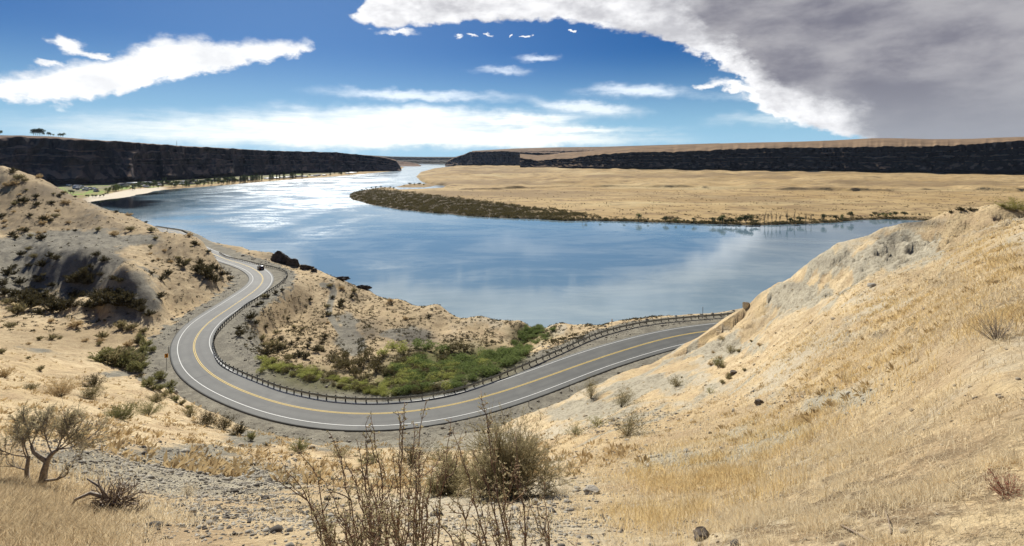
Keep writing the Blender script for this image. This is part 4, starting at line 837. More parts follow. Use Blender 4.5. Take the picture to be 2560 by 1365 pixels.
# --- dry grass and straw
def blades(name, label, n, weight, lenf, lie, mat, seed, widthk=.0011, ymax=60):
    r = np.random.default_rng(seed); Wt = weight.copy(); Wt[(GY < 1.2) | (GY > ymax)] = 0; Wt = Wt.ravel(); cdf = np.cumsum(Wt); k = np.searchsorted(cdf, r.uniform(0, cdf[-1], n)); j = k // NC; i = k % NC
    v = vv[i] + r.uniform(-.5, .5, n) * (vv[1] - vv[0]); l_ = lw_[j] + r.uniform(-.5, .5, n) * (lw_[1] - lw_[0]); ww = np.exp(l_); x = v * ww; y = ww - D0; z = gz(x, y) - .01
    dist = np.hypot(x, y); L_ = lenf(x, y, r.uniform(0, 1, n)); a = r.uniform(0, 2 * np.pi, n); tl = np.where(r.uniform(0, 1, n) < lie, r.uniform(1.1, 1.5, n), np.abs(r.normal(size=n)) * .38)
    D = np.stack([np.sin(tl) * np.cos(a), np.sin(tl) * np.sin(a), np.cos(tl)], 1); wv_ = np.maximum(.0028, dist * widthk) * r.uniform(.6, 1.2, n); pa_ = r.uniform(0, np.pi, n)
    Sd = np.stack([np.cos(pa_), np.sin(pa_), np.zeros(n)], 1) * wv_[:, None] * .5; B = np.stack([x, y, z], 1); bend = np.stack([np.cos(a), np.sin(a), -.5 * np.ones(n)], 1) * (L_ * .22)[:, None]
    Mi = B + D * (L_ * .55)[:, None]; Tp = B + D * L_[:, None] + bend; V = np.stack([B - Sd, B + Sd, Mi + Sd * .8, Mi - Sd * .8, Tp], 1).reshape(-1, 3); o = np.arange(n)[:, None] * 5
    ob = mk(name, V, [np.c_[o, o + 1, o + 2, o + 3], np.c_[o + 3, o + 2, o + 4]], mat, midx=[0, 0]); tag(ob, label, 'grass', kind='stuff'); return ob
clumpf = sm(-.15, .35, fbm(GX * 4.2, GY * 4.2, 2, 58)); clump = sm(-.1, .45, fbm(GX * 1.6, GY * 1.6, 3, 55)); clump2 = sm(-.05, .35, fbm(GX / 2.2, GY / 2.2, 3, 56))
wgt = grassy * (.04 + clump ** 1.3 * (.25 + clumpf)) * (1 - .7 * gravel)
tall = np.clip(blobs([(1780,1190,160,60,1.2),(2150,900,150,70,.8),(1980,1080,120,60,.7),(2350,780,200,50,.9),(2480,640,80,60,.8),(1650,1290,100,60,.5)]), 0, 1.5)
blades('dry_straw', 'matted pale straw and dry grass covering the foreground slope', 150000, wgt, lambda x, y, u: .04 + .08 * u + .004 * y, .72, M['straw'], 1)
blades('dry_grass', 'taller golden dry grass standing in patches on the right slope', 30000, tall * (clump2 * (.15 + clump * clumpf * 2) + .03), lambda x, y, u: .10 + .17 * u, .12, M['gold'], 2)
lg = np.clip(blobs([(60,1330,150,80,1.2),(20,1230,50,60,.6)]), 0, 1.5)
blades('dry_grass', 'brownish dry grass around the foot of the gnarled shrub at lower left', 42000, lg * (.3 + clump), lambda x, y, u: .06 + .13 * u, .4, M['straw2'], 3)
blades('short_grass', 'short sparse dry grass stubble spread over all the slopes', 80000, (.01 + clump2 ** 1.5 * clump * .8) * (1 - .95 * gravel) * (GY < 60) * (dY_ > 12), lambda x, y, u: .04 + .05 * u + .003 * y, .4, M['straw'], 4, .0013)

# --- pebbles and rocks
ico_v = []; ph = (1 + 5 ** .5) / 2
for a_, b_ in ((1, ph), (-1, ph), (1, -ph), (-1, -ph)): ico_v += [(0, a_, b_), (a_, b_, 0), (b_, 0, a_)]
ico_v = np.array(ico_v) / math.hypot(1, ph); from itertools import combinations
el_ = min(np.linalg.norm(ico_v[i] - ico_v[j]) for i, j in combinations(range(12), 2)); ico_f = np.array([c_ for c_ in combinations(range(12), 3) if all(np.linalg.norm(ico_v[i] - ico_v[j]) < el_ * 1.1 for i, j in combinations(c_, 2))])
for q, (a_, b_, c_) in enumerate(ico_f):
    if np.dot(np.cross(ico_v[b_] - ico_v[a_], ico_v[c_] - ico_v[a_]), ico_v[a_]) < 0: ico_f[q] = (a_, c_, b_)
def pebbles(name, label, n, weight, seed, mat, s0, sk, ymax):
    r = np.random.default_rng(seed); Wt = weight.copy(); Wt[(GY < 1.4) | (GY > ymax)] = 0; Wt = Wt.ravel(); cdf = np.cumsum(Wt); k = np.searchsorted(cdf, r.uniform(0, cdf[-1], n)); j = k // NC; i = k % NC
    v = vv[i] + r.uniform(-.5, .5, n) * (vv[1] - vv[0]); ww = np.exp(lw_[j] + r.uniform(-.5, .5, n) * (lw_[1] - lw_[0])); x = v * ww; y = ww - D0; z = gz(x, y)
    s_ = (s0 + sk * y) * r.lognormal(0, .55, n) ; V = ico_v[None] * (1 + r.uniform(-.3, .3, (n, 12, 1))) * (s_[:, None, None]) * np.stack([r.uniform(.7, 1.4, n), r.uniform(.7, 1.3, n), r.uniform(.35, .8, n)], 1)[:, None, :]
    V = V + np.stack([x, y, z + s_ * .12], 1)[:, None]; Fc = ico_f[None] + np.arange(n)[:, None, None] * 12; ob = mk(name, V.reshape(-1, 3), [Fc.reshape(-1, 3)], mat); tag(ob, label, 'pebbles', kind='stuff')
gfar = np.clip(blobs([(380,1190,170,50,1.0),(600,1200,180,40,1.1),(300,1280,250,60,.8),(640,1290,200,60,.7),(1400,1270,160,50,.6),(1500,1040,160,35,.8),(1700,1150,180,30,.5),(150,1150,150,60,.6),(2050,1000,200,30,.25),(1250,1330,350,40,.5)]), 0, 1.2)
pebbles('gravel', 'pale grey pebbles strewn over the bare parts of the near slope', 22000, gfar * (.2 + clump), 11, plain('pale pebble', (.44, .40, .32), .95, var=.6, scale=9), .0042, .0009, 45)
pebbles('gravel', 'stones and clods littering the road shoulders', 7000, np.clip(sm(15, 9, dY_) + sm(7, 1.5, dR_), 0, 1) * (dY_ > 6.6) * (.15 + clumpf), 15, plain('shoulder stone', (.33, .30, .24), .95, var=.65, scale=5), .03, .0006, 260)
pebbles('gravel', 'dark pebbles mixed into the gravel patches of the near slope', 5000, gfar * (.2 + clump2), 12, plain('dark pebble', (.12, .105, .085), .95, var=.5, scale=9), .006, .0011, 45)
pebbles('gravel', 'small clods and stones scattered thinly over the dirt of the near slopes', 9000, (.15 + clump2) * (.4 + .6 * (PX > 1300)) * (dY_ > 12), 14, plain('dirt clod', (.44, .36, .25), .95, var=.55, scale=9), .005, .0010, 55)
def rock(label, px, py, wpx, hpx, mat, seed, nm='rock', cat='rock', sq=1.0, ydepth=1.0, rug=1.0):
    p = hit(px, py)
    if p is None: print('no hit rock', px, py); return
    import bmesh
    bm = bmesh.new(); bmesh.ops.create_icosphere(bm, subdivisions=4, radius=1); co = np.array([v.co[:] for v in bm.verts]); r = np.random.default_rng(seed)
    for _ in range(9):      # flat cuts give broken faces
        d = rdirs(1, -.3, 1, r)[0]; lim = r.uniform(.55, .85); q = co @ d; co = co - np.outer(np.maximum(q - lim, 0), d)
    a = co[:, 0] * 2 + seed; co = co * (1 + rug * fbm(a, co[:, 1] * 2 + co[:, 2] * 1.7, 4, seed) * .22 + rug * fbm(a * 3, co[:, 1] * 6 + co[:, 2] * 5, 3, seed + 3) * .07)[:, None]
    W_ = wpx / F * p[1] * .5; H_ = hpx / F * p[1] * .62; co = co * np.array([W_ * 1.15, W_ * ydepth, H_]); F3 = np.array([[v.index for v in f.verts] for f in bm.faces]); bm.free()
    ob = mk(nm, co, [F3], M[mat]); ob.location = (p[0], p[1] + W_ * ydepth * .5, p[2] + H_ * .35); tag(ob, label, cat); return ob
for i, a_ in enumerate([('pale chalky rock under the right side of the large centre bush',1340,1262,16,16,'rock'),('low flat stone on the bare ground right of the large centre bush',1482,1236,40,13,'rock'),('small dark rock alone on the tan right slope',1900,1012,20,13,'rockn'),('thin flat slab lying on the right slope below the gully',2184,716,26,10,'rock'),
   ('dark fist-sized rock on the near slope below the broad green bush',357,1137,14,9,'rockn'),('pale round stone in the left foreground gravel',530,1300,14,12,'rock'),('dark stone in the straw at the bottom right of centre',1757,1350,44,26,'rockn'),('tilted pale boulder standing behind the right slope at the road end',1866,768,16,18,'paler'),
   ('small white rock on the shoulder by the green bushes at the left curve',436,983,16,9,'rock'),('grey rock beside the rail embankment',625,855,8,5,'rock'),('small brown rock halfway down the right slope',1836,935,20,8,'rockn'),('pale stone on the shoulder below the front curve',825,1094,8,5,'rock')]):
    rock(*a_[:6], seed=60 + i)
for i, a_ in enumerate([('big black basalt outcrop on the river bank above the car',700,658,58,34,'rockd'),('black outcrop against the right flank of the biggest outcrop',732,664,36,20,'rockd'),('low black rocks trailing right of the two big outcrops',762,672,34,14,'rockd'),('small dark rock at the lower end of the outcrop row',784,678,16,9,'rockd'),
   ('jagged black ledge at the bank edge above the dirt track',850,699,40,9,'rockd'),('flat black ledge between the jagged ledge and the bank tip',880,709,44,9,'rockd'),('dark block at the end of the promontory ledges',908,722,34,12,'rockd')]):
    rock(*a_[:6], seed=80 + i, nm='outcrop', ydepth=.5, rug=2.0)
def stick(label, pts_, rad, nm='stick'):
    P = []
    for px, py, dz in pts_: q = hit(px, py); P.append(np.array([q[0], q[1], q[2] + dz]))
    o0 = P[0].copy(); S = Buf(); S.tube(resample(np.array(P), .03) - o0, rad, 5); ob = S.mesh(nm, M['grey']); ob.location = o0; tag(ob, label, 'stick')
stick('pale dry stick lying in the straw at the bottom right', [(2100, 1318, .015), (2130, 1335, .02), (2182, 1362, .015)], .006)
stick('thin forked dry stalk left of the pale stick in the straw', [(2213, 1285, .02), (2222, 1310, .02), (2228, 1342, .01)], .004)
stick('thin dry twig half buried at the bottom of the right slope', [(1660, 1312, .02), (1690, 1325, .015), (1705, 1330, .01)], .004)

# --- sagebrush dotted over the hills: a few source bushes, then copies
proto = []
for k, (mt, sd_) in enumerate([('saged', 1), ('sage', 2), ('saged', 3), ('sageg', 4), ('drybr', 5), ('sage', 6)]):
    S, L = bush_bufs(sd_, 30, 22, .17, .045); proto.append(merge('sagebrush', [S, L], [M['bark'], M[mt]])); 
used = [False] * len(proto); npl = [0]
def small(px, py, wpx, label, group, k=None, asp=.8, name=None, cat='shrub'):
    p = hit(px, py)
    if p is None: return
    k = random.choice([0, 0, 0, 1, 2, 2, 4, 5]) if k is None else k
    o = proto[k] if not used[k] else proto[k].copy()
    if used[k]: COL.objects.link(o)
    used[k] = True; s_ = wpx / F * p[1] / .95; o.location = normal_base(p); o.scale = (s_, s_, s_ * asp * random.uniform(.8, 1.15)); o.rotation_euler = (0, 0, random.uniform(0, 6.28))
    o['label'] = label; o['category'] = cat; o['group'] = group; npl[0] += 1
G1 = 'sagebrush on the grey slope'; 
for (x, y, w_) in [(105,668,26),(70,667,18),(50,712,28),(85,735,34),(20,690,38),(12,740,30),(40,742,34),(60,760,44),(85,760,50),(110,752,44),(75,772,48),(125,772,44),(150,778,50),(175,770,40),(45,785,40),(20,760,26),(100,706,24),(52,640,20),(70,625,16),(105,600,24),(30,590,20),(125,643,18),(140,650,22),(85,645,18),(133,780,36),(95,786,30),(110,690,14),(128,716,20),(90,695,14),(5,715,26),(35,668,14)]:
    small(x, y, w_, 'dark sagebrush on the grey slope at the left', G1, random.choice([0, 2, 0, 1]))
for (x, y, w_) in [(190,708,42),(205,700,46),(175,702,24),(220,712,30),(185,745,36),(205,742,22),(240,640,20),(262,655,22),(225,670,16),(250,690,16)]:
    small(x, y, w_, 'dark sagebrush inside the shadowed pit of the left hill', 'sagebrush in the pit', random.choice([0, 2]))
for (x, y, w_) in [(255,765,50),(285,760,56),(225,770,44),(310,765,50),(330,770,40),(240,750,40),(290,740,40),(300,705,20),(285,700,20),(355,780,24),(375,790,26),(268,735,30),(320,750,30),(345,765,34),(400,745,26)]:
    small(x, y, w_, 'dark sagebrush at the foot of the grey spur', 'sagebrush under the spur', random.choice([0, 2, 2]))
for (x, y, w_) in [(495,682,30),(515,690,34),(505,672,22),(530,674,24),(543,676,22),(525,700,26),(540,706,26),(460,668,26),(448,660,20),(500,662,22),(555,690,20),(420,690,22),(405,700,22),(568,688,16),(520,680,26),(575,700,18),(380,685,14),(425,655,14)]:
    small(x, y, w_, 'dark sagebrush on the hill nose above the road', 'sagebrush on the hill nose', random.choice([0, 0, 2]))
for (x, y, w_) in [(258,905,50),(285,912,56),(310,920,58),(335,915,46),(348,905,42),(272,895,40),(355,885,34),(325,892,40),(300,900,44),(340,930,38),(360,918,24),(380,880,22),(365,868,30),(345,862,26),(350,850,24)]:
    small(x, y, w_, 'olive sagebrush beside the dirt track at the left curve', 'sagebrush by the dirt track', random.choice([1, 3, 0, 3]))
for (x, y, w_) in [(370,968,34),(402,950,28),(400,975,24),(426,970,28),(424,985,24),(412,992,20),(395,938,20),(372,958,24),(384,975,20),(440,1003,20),(430,998,16),(455,1012,18),(470,1022,14),(352,930,14)]:
    small(x, y, w_, 'low yellow-topped bush at the left curve', 'low bushes at the left curve', random.choice([3, 1]))
for (x, y, w_) in [(668,888,34),(628,800,28),(600,840,24),(598,825,20),(660,865,18),(720,900,22),(735,895,18),(705,870,20),(625,850,16),(640,810,16),(680,855,18),(770,870,18),(790,880,22),(812,845,18),(805,860,16),(818,770,16),(775,752,14),(885,730,16),(855,760,20),(850,770,22),(880,745,14),(700,850,20),(655,850,24),(685,870,30),(695,875,26),(665,820,12),(750,890,26),(765,896,24),(800,875,20),(775,855,16),(745,850,14),(730,860,14),(755,825,14),(735,820,12),(690,835,14),(720,800,12),(655,760,14),(670,745,14),(690,735,16),(660,745,16),(705,728,12),(645,765,14),(1345,822,20)]:
    small(x, y, w_, 'dark sagebrush on the dry ground inside the bend', 'sagebrush inside the bend', random.choice([0, 2, 0, 1]))
regs = [(30, (0, 420, 120, 600), 16, 'brown sagebrush high on the left hill', 'sagebrush on the upper left hill'), (34, (90, 480, 400, 600), 15, 'small sagebrush on the shoulder of the left hill', 'sagebrush on the hill shoulder'), (24, (370, 590, 580, 660), 11, 'tiny sagebrush along the top of the hill nose', 'sagebrush on top of the hill nose'), (22, (800, 700, 1250, 820), 11, 'tiny bush on the promontory by the river', 'bushes on the promontory'),
        (24, (0, 800, 400, 930), 20, 'dry brown bush on the left valley floor', 'dry bushes on the valley floor'), (16, (1650, 830, 1900, 960), 12, 'dry little bush on the pale right slope', 'dry bushes on the right slope')]
for n_, (x0, y0, x1, y1), w_, lb, gr in regs:
    for _ in range(n_):
        x, y = random.uniform(x0, x1), random.uniform(y0, y1); p = hit(x, y)
        if p is None or p[1] > 420 or near_dist(np.array([p[0]]), np.array([p[1]]), tY)[0][0] < 12: continue
        small(x, y, w_ * random.uniform(.5, 1.5), lb, gr, random.choice([0, 2, 4, 1, 4]) if 'dry' not in lb else random.choice([4, 1, 5]))
print('small bushes', npl)
# tiny tufts beyond counting
def tufts(name, label, n, weight, seed, mat, s0, s1, per=16, ymin=30, ymax=420, area=True):
    r = np.random.default_rng(seed); Wt = weight * np.ones_like(GX); Wt = Wt * ((GY > ymin) & (GY < ymax) & (GZ > -89)); Wt = Wt.ravel(); cdf = np.cumsum(Wt); k = np.searchsorted(cdf, r.uniform(0, cdf[-1], n)); j = k // NC; i = k % NC
    v = vv[i] + r.uniform(-.5, .5, n) * (vv[1] - vv[0]); ww = np.exp(lw_[j] + r.uniform(-.5, .5, n) * (lw_[1] - lw_[0])); x = v * ww; y = ww - D0; z = gz(x, y); s_ = r.uniform(s0, s1, n) ** 1
    D = rdirs(n * per, .05, 1, r); C = np.repeat(np.stack([x, y, z - .02], 1), per, 0) + D * np.array([1, 1, .3]) * np.repeat(s_, per)[:, None] * .3
    B = Buf(); B.leaves(C, D, np.repeat(s_, per) * r.uniform(.4, .8, n * per), np.repeat(s_, per) * .22, r); o = B.mesh(name, M[mat]); tag(o, label, 'brush', kind='stuff')
offroad = (dY_ > 9.5) * (dR_ > 1.5) * (track_m < .3)
tufts('brush', 'many small dark tufts of brush speckling the left hills', 6500, offroad * (.15 + clump2) * (GX < -55) * (1 - .55 * gravel) * (PY < 830), 21, 'saged', .25, .9)
tufts('brush', 'countless brown tufts over the dry ground inside the bend and the promontory', 7500, offroad * (.2 + sm(-.2, .3, fbm(GX / 9, GY / 9, 3, 57))) * (GX > -75) * (GX < 40) * (GY > 100), 22, 'saged', .25, .75)
tufts('brush', 'thin dry weeds scattered over the left valley floor and near slopes', 3500, offroad * (.1 + clump2) * (GX < 5) * (GY < 150), 23, 'drybr', .15, .5, ymin=14)
tufts('brush', 'thin pale weeds scattered over the right slope', 1500, offroad * (.1 + clump2) * (GX > 5) * (GY < 110), 24, 'drybr', .10, .32, ymin=12)

# --- green thicket in the drainage
def mass_bush(seed, n, leaf, lw, z0=.0):
    r = np.random.default_rng(seed); L = Buf(); S = Buf(); C0 = np.r_[[(0, 0, .3)], np.c_[r.uniform(-.32, .32, 7), r.uniform(-.32, .32, 7), r.uniform(.18, .5, 7)]]
    for c_ in C0:
        D = rdirs(n // 8, -.5, 1, r); q = c_ + D * r.uniform(.5, 1.05, (len(D), 1)) * np.array([.24, .24, .22]); D2 = D + r.normal(size=D.shape) * .5; D2 /= np.linalg.norm(D2, axis=1, keepdims=True)
        L.leaves(q, D2, leaf * r.uniform(.6, 1.3, len(D)), lw, r); S.tube([(0, 0, 0), c_ * .5, c_], [.02, .014, .006], 4)
    return S, L
TK = {'g': Buf(), 'y': Buf(), 'o': Buf()}; TS = Buf(); tkv = []
for q in range(5): tkv.append(mass_bush(40 + q, 760, .075, .042))
def thick(px, py, wpx, key, asp=.8):
    p = hit(px, py)
    if p is None or near_dist(np.array([p[0]]), np.array([p[1]]), tR)[0][0] < 2.0: return
    S, L = random.choice(tkv); s_ = wpx / F * p[1] / .95; a = random.uniform(0, 6.28); Rm = np.array([[math.cos(a), -math.sin(a), 0], [math.sin(a), math.cos(a), 0], [0, 0, asp * random.uniform(.8, 1.2)]]) * s_
    for src, dst in ((L, TK[key]), (S, TS)): dst.add(np.concatenate(src.V) @ Rm.T + np.array([p[0], p[1], p[2] - .1]), np.concatenate(src.Q))
poly_g = [(990,905),(1040,890),(1100,900),(1180,900),(1240,880),(1300,850),(1300,815),(1390,812),(1370,850),(1320,885),(1260,930),(1200,958),(1130,972),(1040,985),(960,985),(960,940)]
def inpoly(x, y, P):
    c_ = False
    for (x0, y0), (x1, y1) in zip(P, P[1:] + P[:1]):
        if (y0 > y) != (y1 > y) and x < (x1 - x0) * (y - y0) / (y1 - y0) + x0: c_ = not c_
    return c_
cnt = 0
while cnt < 300:
    x, y = random.uniform(960, 1395), random.uniform(812, 990)
    if inpoly(x, y, poly_g): thick(x, y, random.uniform(20, 44) * (1 if y > 880 else .65), 'g' if random.random() < .5 + (x - 1050) / 400 else ('y' if random.random() < .5 else 'o'), .58); cnt += 1
for _ in range(95):
    t_ = random.random(); x = 660 + 300 * t_; y = 905 + 78 * t_ ** .8 + random.uniform(-14, 10) * (1.2 - t_ * .5); thick(x, y, random.uniform(15, 30), 'y' if random.random() < .75 else 'o', .65)
for x, y, w_, k in [(830,905,40,'o'),(855,915,44,'o'),(875,925,44,'o'),(900,915,40,'o'),(920,900,44,'o'),(940,930,44,'o'),(945,905,40,'o'),(960,890,36,'y'),(985,870,36,'y'),(1010,880,40,'y'),(865,895,34,'o'),(885,940,36,'o'),(910,950,40,'o'),(1040,870,40,'g'),(1065,875,40,'g'),(1130,880,50,'o'),(1160,878,44,'o'),(1100,882,44,'g'),(845,925,30,'o'),(655,905,30,'y'),(670,915,32,'y'),(655,930,26,'y')]: thick(x, y, w_, k)

tag(TK['g'].mesh('thicket', M['green']), 'deep green willow thicket filling the gully inside the bend', 'thicket', kind='stuff')
tag(TK['y'].mesh('thicket', M['yg']), 'yellow-green brush in a strip along the curved rail and in the gully', 'thicket', kind='stuff')
tag(TK['o'].mesh('thicket', M['olive']), 'olive-brown brush round the upper edge of the green gully', 'thicket', kind='stuff')
tag(TS.mesh('thicket_stems', M['bark']), 'woody stems inside the green thicket', 'stems', kind='stuff')
# --- guardrail
def rail_profile(): return [(-.0, .40), (.05, .44), (.05, .49), (-.005, .55), (-.005, .64), (.05, .70), (.05, .76), (-.0, .80)]
def guardrail(label, path, posts_as_parts, gap=1.905, side=1):
    P = smooth_path(path, .6, 6); Nn = normals2(P) * side; zz = road_z(P[:, 0], P[:, 1]) - .02; mid = len(P) // 2
    c0 = np.array([P[0][0], P[0][1], zz[0]]); root = empty('guardrail', c0); tag(root, label, 'guardrail')
    prof = rail_profile(); V = np.array([[(P[i, 0] + Nn[i, 0] * a - c0[0], P[i, 1] + Nn[i, 1] * a - c0[1], zz[i] + h - c0[2]) for a, h in prof] for i in range(len(P))]); n, m_ = len(P), len(prof)
    V2 = V + np.array([0, 0, 0]); back = V.copy(); back[:, :, 0] -= Nn[:, None, 0] * .012; back[:, :, 1] -= Nn[:, None, 1] * .012
    VV2 = np.concatenate([V.reshape(-1, 3), back.reshape(-1, 3)]); f1 = grid_faces(n, m_); f2 = f1[:, ::-1] + n * m_
    i = np.arange(n - 1); top = np.stack([i * m_ + m_ - 1, (i + 1) * m_ + m_ - 1, (i + 1) * m_ + m_ - 1 + n * m_, i * m_ + m_ - 1 + n * m_], 1)
    mk('rail', VV2, [f1, f2, top], M['galv'], root, midx=[0, 0, 0])
    Q = resample(P, gap); NQ = normals2(Q) * side; zq = road_z(Q[:, 0], Q[:, 1]) - .02; d = np.hypot(Q[:, 0], Q[:, 1]); order = np.argsort(d); asp = set(order[:posts_as_parts].tolist()); rest = Buf(); proto_p = None
    for j in range(len(Q)):
        ang = math.atan2(NQ[j, 1], NQ[j, 0]); cx_, cy_ = Q[j, 0] - NQ[j, 0] * .19 - c0[0], Q[j, 1] - NQ[j, 1] * .19 - c0[1]; cz = zq[j] - c0[2]
        if j in asp:
            if proto_p is None:
                b_ = Buf(); b_.box((0, 0, .22), (.17, .16, 1.28)); b_.box((.125, 0, .6), (.09, .15, .34)); b_.box((0, 0, .87), (.15, .14, .03)); proto_p = b_.mesh('post', M['post'], root); o = proto_p
            else: o = proto_p.copy(); COL.objects.link(o); o.parent = root
            o.location = (cx_, cy_, cz); o.rotation_euler = (0, 0, ang)
        else: rest.box((cx_, cy_, cz + .22), (.17, .16, 1.28), ang)
    if rest.V: r_ = rest.mesh('post', M['post'], root); r_['kind'] = 'stuff'
sR = -1 if ((match(tR, tY) - tR) * normals2(tR)).sum(1).mean() < 0 else 1
guardrail('long steel guardrail on dark posts following the inside of the S-bend', tR, 100, side=sR)
far_nn = [(-222, 348), (-249, 381), (-298, 423.5)]
guardrail('short far stretch of guardrail where the road reappears behind the left hill', smooth_path([(x + 2.5, y + 1.6) for x, y in far_nn], 1, 10), 60, side=-1)

# --- roadside posts and signs
def post(label, px, py, hpx, nm='roadside_marker'):
    p = hit(px, py)
    if p is None: print('no post', px, py); return
    H_ = hpx / F * p[1]; root = empty(nm, p); tag(root, label, 'marker'); b_ = Buf(); b_.box((0, 0, H_ / 2 - .1), (.09, .09, H_ + .2)); b_.mesh('post', M['steel'], root); b_ = Buf(); b_.box((0, -.055, H_ - .12), (.10, .02, .16)); b_.mesh('reflector', M['white'], root)
post('thin dark marker post on the left curve above the chevron sign', 421, 884, 18); post('marker post on the left shoulder uphill of the curve', 442, 830, 14); post('small marker post at the foot of the hill nose', 471, 806, 11)
post('marker post at the outer shoulder below the front straight', 1322, 1016, 17); post('marker post at the outer shoulder nearest the big roadside bushes', 1423, 972, 14)
def chevron(label, px, py, hpx, facing, pw, phh, mats=('amber',), arrow=True):
    p = hit(px, py); H_ = hpx / F * p[1]; root = empty('road_sign', p, facing); tag(root, label, 'road sign'); b_ = Buf(); b_.box((0, .04, H_ / 2), (.07, .07, H_)); b_.mesh('post', M['steel'], root)
    b_ = Buf(); b_.box((0, 0, H_ - phh / 2), (pw, .02, phh)); pan = b_.mesh('sign_panel', M['amber'], root)
    if arrow:
        zc = H_ - phh / 2; a_, b2, t_ = pw * .28, phh * .40, pw * .30; V = []; 
        for y_ in (-.016, -.012): V += [(-a_, y_, zc + b2), (-a_ + t_, y_, zc + b2), (a_, y_, zc), (-a_ + t_, y_, zc - b2), (-a_, y_, zc - b2), (a_ - t_, y_, zc)]
        mk('chevron', V, [np.array([[0, 5, 2, 1], [5, 4, 3, 2], [0, 1, 7, 6], [1, 2, 8, 7], [2, 3, 9, 8], [3, 4, 10, 9], [4, 5, 11, 10], [5, 0, 6, 11]])], M['black'], pan)
chevron('orange chevron sign with a black right arrow on the left curve', 416, 928, 44, R(20), .65, .85)
chevron('small orange-brown sign seen at an angle behind the rail on the right', 1530, 818, 20, R(60), .6, .75)
p = hit(1757, 790); root = empty('pole', p); tag(root, 'thin dark pole rising above the guardrail near the right slope', 'pole'); b_ = Buf(); b_.box((0, 0, 1.0), (.09, .09, 2.4)); b_.mesh('shaft', M['steel'], root); b_ = Buf(); b_.box((0, 0, 2.22), (.11, .11, .06)); b_.mesh('cap', M['steel'], root)
for k, (x, y) in enumerate([(369, 576), (407, 579)]):
    X_, Y_ = on_road(x, y + 1); root = empty('reflector_post', (X_ + 2, Y_ + 2, road_z(X_, Y_) - .1)); tag(root, ['dark reflector post at the left end of the far guardrail', 'dark reflector post at the right end of the far guardrail'][k], 'marker')
    b_ = Buf(); b_.box((0, 0, .9), (.12, .12, 1.8)); b_.mesh('post', M['post'], root); b_ = Buf(); b_.box((0, 0, 2.0), (.6, .06, .6)); b_.mesh('panel', M['steel'], root)

# --- the car
cx_, cy_ = on_road(641, 674.5); d_, i_ = near_dist(np.array([cx_]), np.array([cy_]), tY); ii = int(i_[0]); tdir = tY[ii + 3] - tY[ii - 3]; tdir /= np.linalg.norm(tdir)
cpos = tY[ii] + nY[ii] * side1 * 1.9; head = math.atan2(tdir[1], tdir[0])       # car points along +x locally, away from the viewer
car = empty('suv', (cpos[0], cpos[1], road_z(*cpos) + .02), head); tag(car, 'dark SUV driving away round the upper bend beside the guardrail', 'car')
def loft(secs):
    """secs: list of (z, x0, x1, halfwidth) rings from bottom to top"""
    V = []; 
    for z, x0, x1, hw in secs: V += [(x0, -hw * .92, z), (x0 + .15, -hw, z), (x1 - .2, -hw, z), (x1, -hw * .85, z), (x1, hw * .85, z), (x1 - .2, hw, z), (x0 + .15, hw, z), (x0, hw * .92, z)]
    n = 8; Q = [[i * n + j, i * n + (j + 1) % n, (i + 1) * n + (j + 1) % n, (i + 1) * n + j] for i in range(len(secs) - 1) for j in range(n)]
    m_ = (len(secs) - 1) * n; Q += [[m_, m_ + 1, m_ + 6, m_ + 7], [m_ + 1, m_ + 2, m_ + 5, m_ + 6], [m_ + 2, m_ + 3, m_ + 4, m_ + 5], [7, 6, 1, 0], [6, 5, 2, 1], [5, 4, 3, 2]]
    return V, Q
V, Q = loft([(.28, -2.2, 2.2, .86), (.38, -2.3, 2.3, .93), (.75, -2.32, 2.34, .95), (.95, -2.28, 2.2, .93), (1.02, -2.2, 1.35, .88)])
b_ = Buf(); b_.add(V, Q); V, Q = loft([(1.02, -2.16, .95, .85), (1.5, -1.98, .2, .70), (1.62, -1.85, .05, .66), (1.66, -1.6, -.1, .58)]); b_.add(V, Q); b_.box((1.6, 0, .98), (1.3, 1.7, .08)); body = b_.mesh('body', M['paint'], car)
b_ = Buf(); b_.add([(-2.175, -.68, 1.08), (-2.175, .68, 1.08), (-2.03, .58, 1.46), (-2.03, -.58, 1.46)], [[0, 3, 2, 1]]); b_.mesh('rear_window', M['glass'], car)
b_ = Buf(); b_.add([(.93, -.72, 1.08), (.93, .72, 1.08), (.26, .6, 1.5), (.26, -.6, 1.5)], [[0, 1, 2, 3]]); b_.mesh('windscreen', M['glass'], car)
